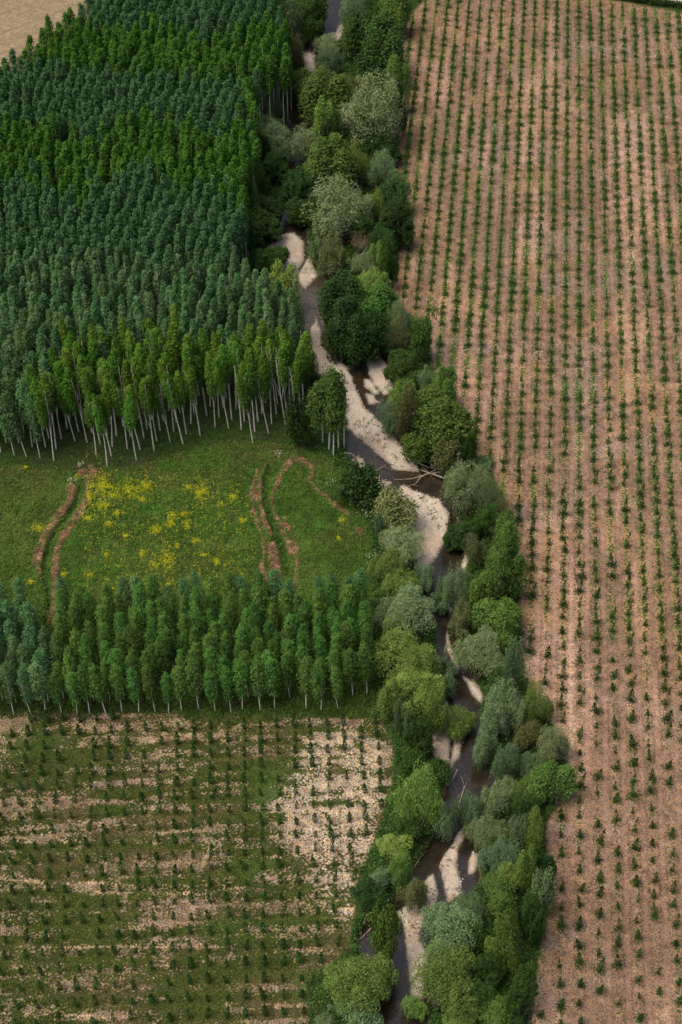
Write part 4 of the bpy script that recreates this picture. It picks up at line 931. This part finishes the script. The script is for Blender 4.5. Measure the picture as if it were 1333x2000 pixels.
tag(e, 'clipped dark green hedge between the ploughed field and the pale road, top right corner', 'hedge')

# ------------------------------------------------------------------ driftwood
def branch(ptsz, rad, label, twigs=0, seed=1, name='fallen_branch'):
    r = np.random.default_rng(seed); G_ = Geo(); P3 = []
    for (a, b, z) in ptsz:
        x_, y_ = W(a, b, z); P3.append((float(x_), float(y_), z))
    P3 = np.array(P3); o3 = P3[0].copy(); P3 = P3 - o3; n_ = len(P3)
    G_.add(*tube(P3, [rad * (1 - .75 * i / (n_ - 1)) for i in range(n_)], 6))
    for q in range(twigs):
        t = r.uniform(.25, .95) * (n_ - 1); i = int(t); b = P3[i] * (1 - t + i) + P3[min(i + 1, n_ - 1)] * (t - i)
        d = P3[-1] - P3[0]; d = d / np.linalg.norm(d); e_ = b + (d * .6 + r.normal(0, .5, 3)) * r.uniform(1, 3); e_[2] = max(e_[2], b[2] - .1)
        G_.add(*tube([b, (b + e_) / 2 + r.normal(0, .1, 3), e_], [rad * .4, rad * .28, rad * .08], 4))
    return tag(link(name, G_.mesh(name, [M_DEAD], True), loc=o3), label, 'branch', 'driftwood and fallen branches in the stream')
branch([(868,934,-.5),(840,924,-.7),(826,919,-.9),(812,914,-1.1)], .28, 'thick pale log at the right end of the log jam', 3, 1, 'log')
branch([(862,922,-.3),(835,926,-.6),(805,935,-.9),(772,937,-1.2)], .2, 'long curved branch of the log jam reaching left over the water', 5, 2)
branch([(850,918,-.2),(822,932,-.5),(812,945,-.8),(790,951,-1.2)], .15, 'forked branch of the log jam bending down stream', 4, 3)
branch([(820,905,-.6),(835,912,-.5),(858,916,-.4)], .2, 'short branch lying on top of the log jam', 5, 4)
branch([(815,898,-.8),(826,912,-.8),(842,926,-.9)], .17, 'branch at the gravel tip of the log jam', 4, 5)
branch([(722,926,-.6),(745,913,-.9),(758,905,-1.0)], .13, 'thin straight branch bridging the narrow water below the long gravel bar', 1, 6)
branch([(672,884,.3),(688,886,.2),(694,894,-.4)], .22, 'grey root stump on the left bank above the small gravel', 6, 7, 'root_stump')
branch([(894,1502,.2),(886,1520,-.4),(873,1535,-.9),(866,1550,-1.3)], .13, 'long thin branch hanging into the dark straight reach', 3, 8)
branch([(718,1785,.3),(712,1800,0),(706,1812,-.5)], .12, 'upper thin stick on the bank by the sandy field margin', 2, 9)
branch([(726,1812,-.6),(716,1822,-.9),(706,1832,-1.1)], .15, 'lower pale stick on the bank by the sandy field margin', 2, 10)
branch([(812,1465,.4),(822,1480,.2),(832,1496,0)], .13, 'bleached branch lying in the grass at the stony field corner', 5, 11)
branch([(797,1795,-.9),(798,1802,-.9)], .14, 'short log lying on the lower gravel bar', 0, 12, 'log')
branch([(810,1692,0),(818,1680,-.6),(824,1672,-1.0)], .09, 'thin twig standing out of the water above the lower gravel bar', 2, 13)
branch([(888,1598,1.5),(905,1545,3),(912,1528,4)], .2, 'bare broken bough rising from the pale willow above the twin spits', 2, 14, 'broken_bough')
branch([(855,1340,.3),(872,1318,2),(884,1302,3.5)], .15, 'leaning bare stem over the water by the sprawling willow', 4, 15)
branch([(170,893,0),(170,886,1.0),(171,880,2.0)], .2, 'broken white trunk stub standing at the front of the plantation', 0, 16, 'tree_stump')
branch([(383,898,0),(383,893,.8),(383,889,1.5)], .14, 'low pale stub in the grass below the plantation middle', 0, 17, 'tree_stump')
x, y, qx, qy, r = scatter_px(150000, 500, 0, 950, 2000, 62)
k = (gval(reg, x, y) == 8) & (fbm(x, y, 5, 600, 3) > .56); x, y = x[k][:500], y[k][:500]
clump_obj('gravel_weeds', x, y, r.uniform(.2, .6, len(x)), r.uniform(.1, .5, len(x)), 10, .24, [M_WEED, M_DARK, M_OLIVE], r.choice([0, 1, 2], len(x)), 'scattered pioneer weeds sprouting on the gravel bars', 'weeds', 63, up=1)
# small boulders scattered on gravel (uncountable stones)
x, y, qx, qy, r = scatter_px(150000, 500, 0, 950, 2000, 61)
k = gval(reg, x, y) == 8; x, y = x[k][:2600], y[k][:2600]
V1 = np.array([(1, 0, 0), (0, 1, 0), (-1, 0, 0), (0, -1, 0), (.6, .5, .7), (-.5, .6, .8), (-.6, -.5, .7), (.5, -.6, .6)], float)
F1 = np.array([(0, 1, 5, 4), (1, 2, 6, 5), (2, 3, 7, 6), (3, 0, 4, 7), (4, 5, 6, 7)])
s = r.uniform(.06, .2, len(x)); VV, FF = tile(V1, F1, x, y, gzs(x, y) - .03, s, s * .7, r.uniform(0, 6.28, len(x)))
M_STONE = bark_mat('pebble_stone', (.30, .26, .22), (.66, .61, .55))
tag(link('pebbles', mk_mesh('pebbles', VV, FF, [M_STONE])), 'loose pale pebbles strewn over the gravel bars', 'pebbles', kind='stuff')
print('counts', len(ind), len(rest), sum(len(v) for v in strip.values()), len(RIV), len(pts_r))
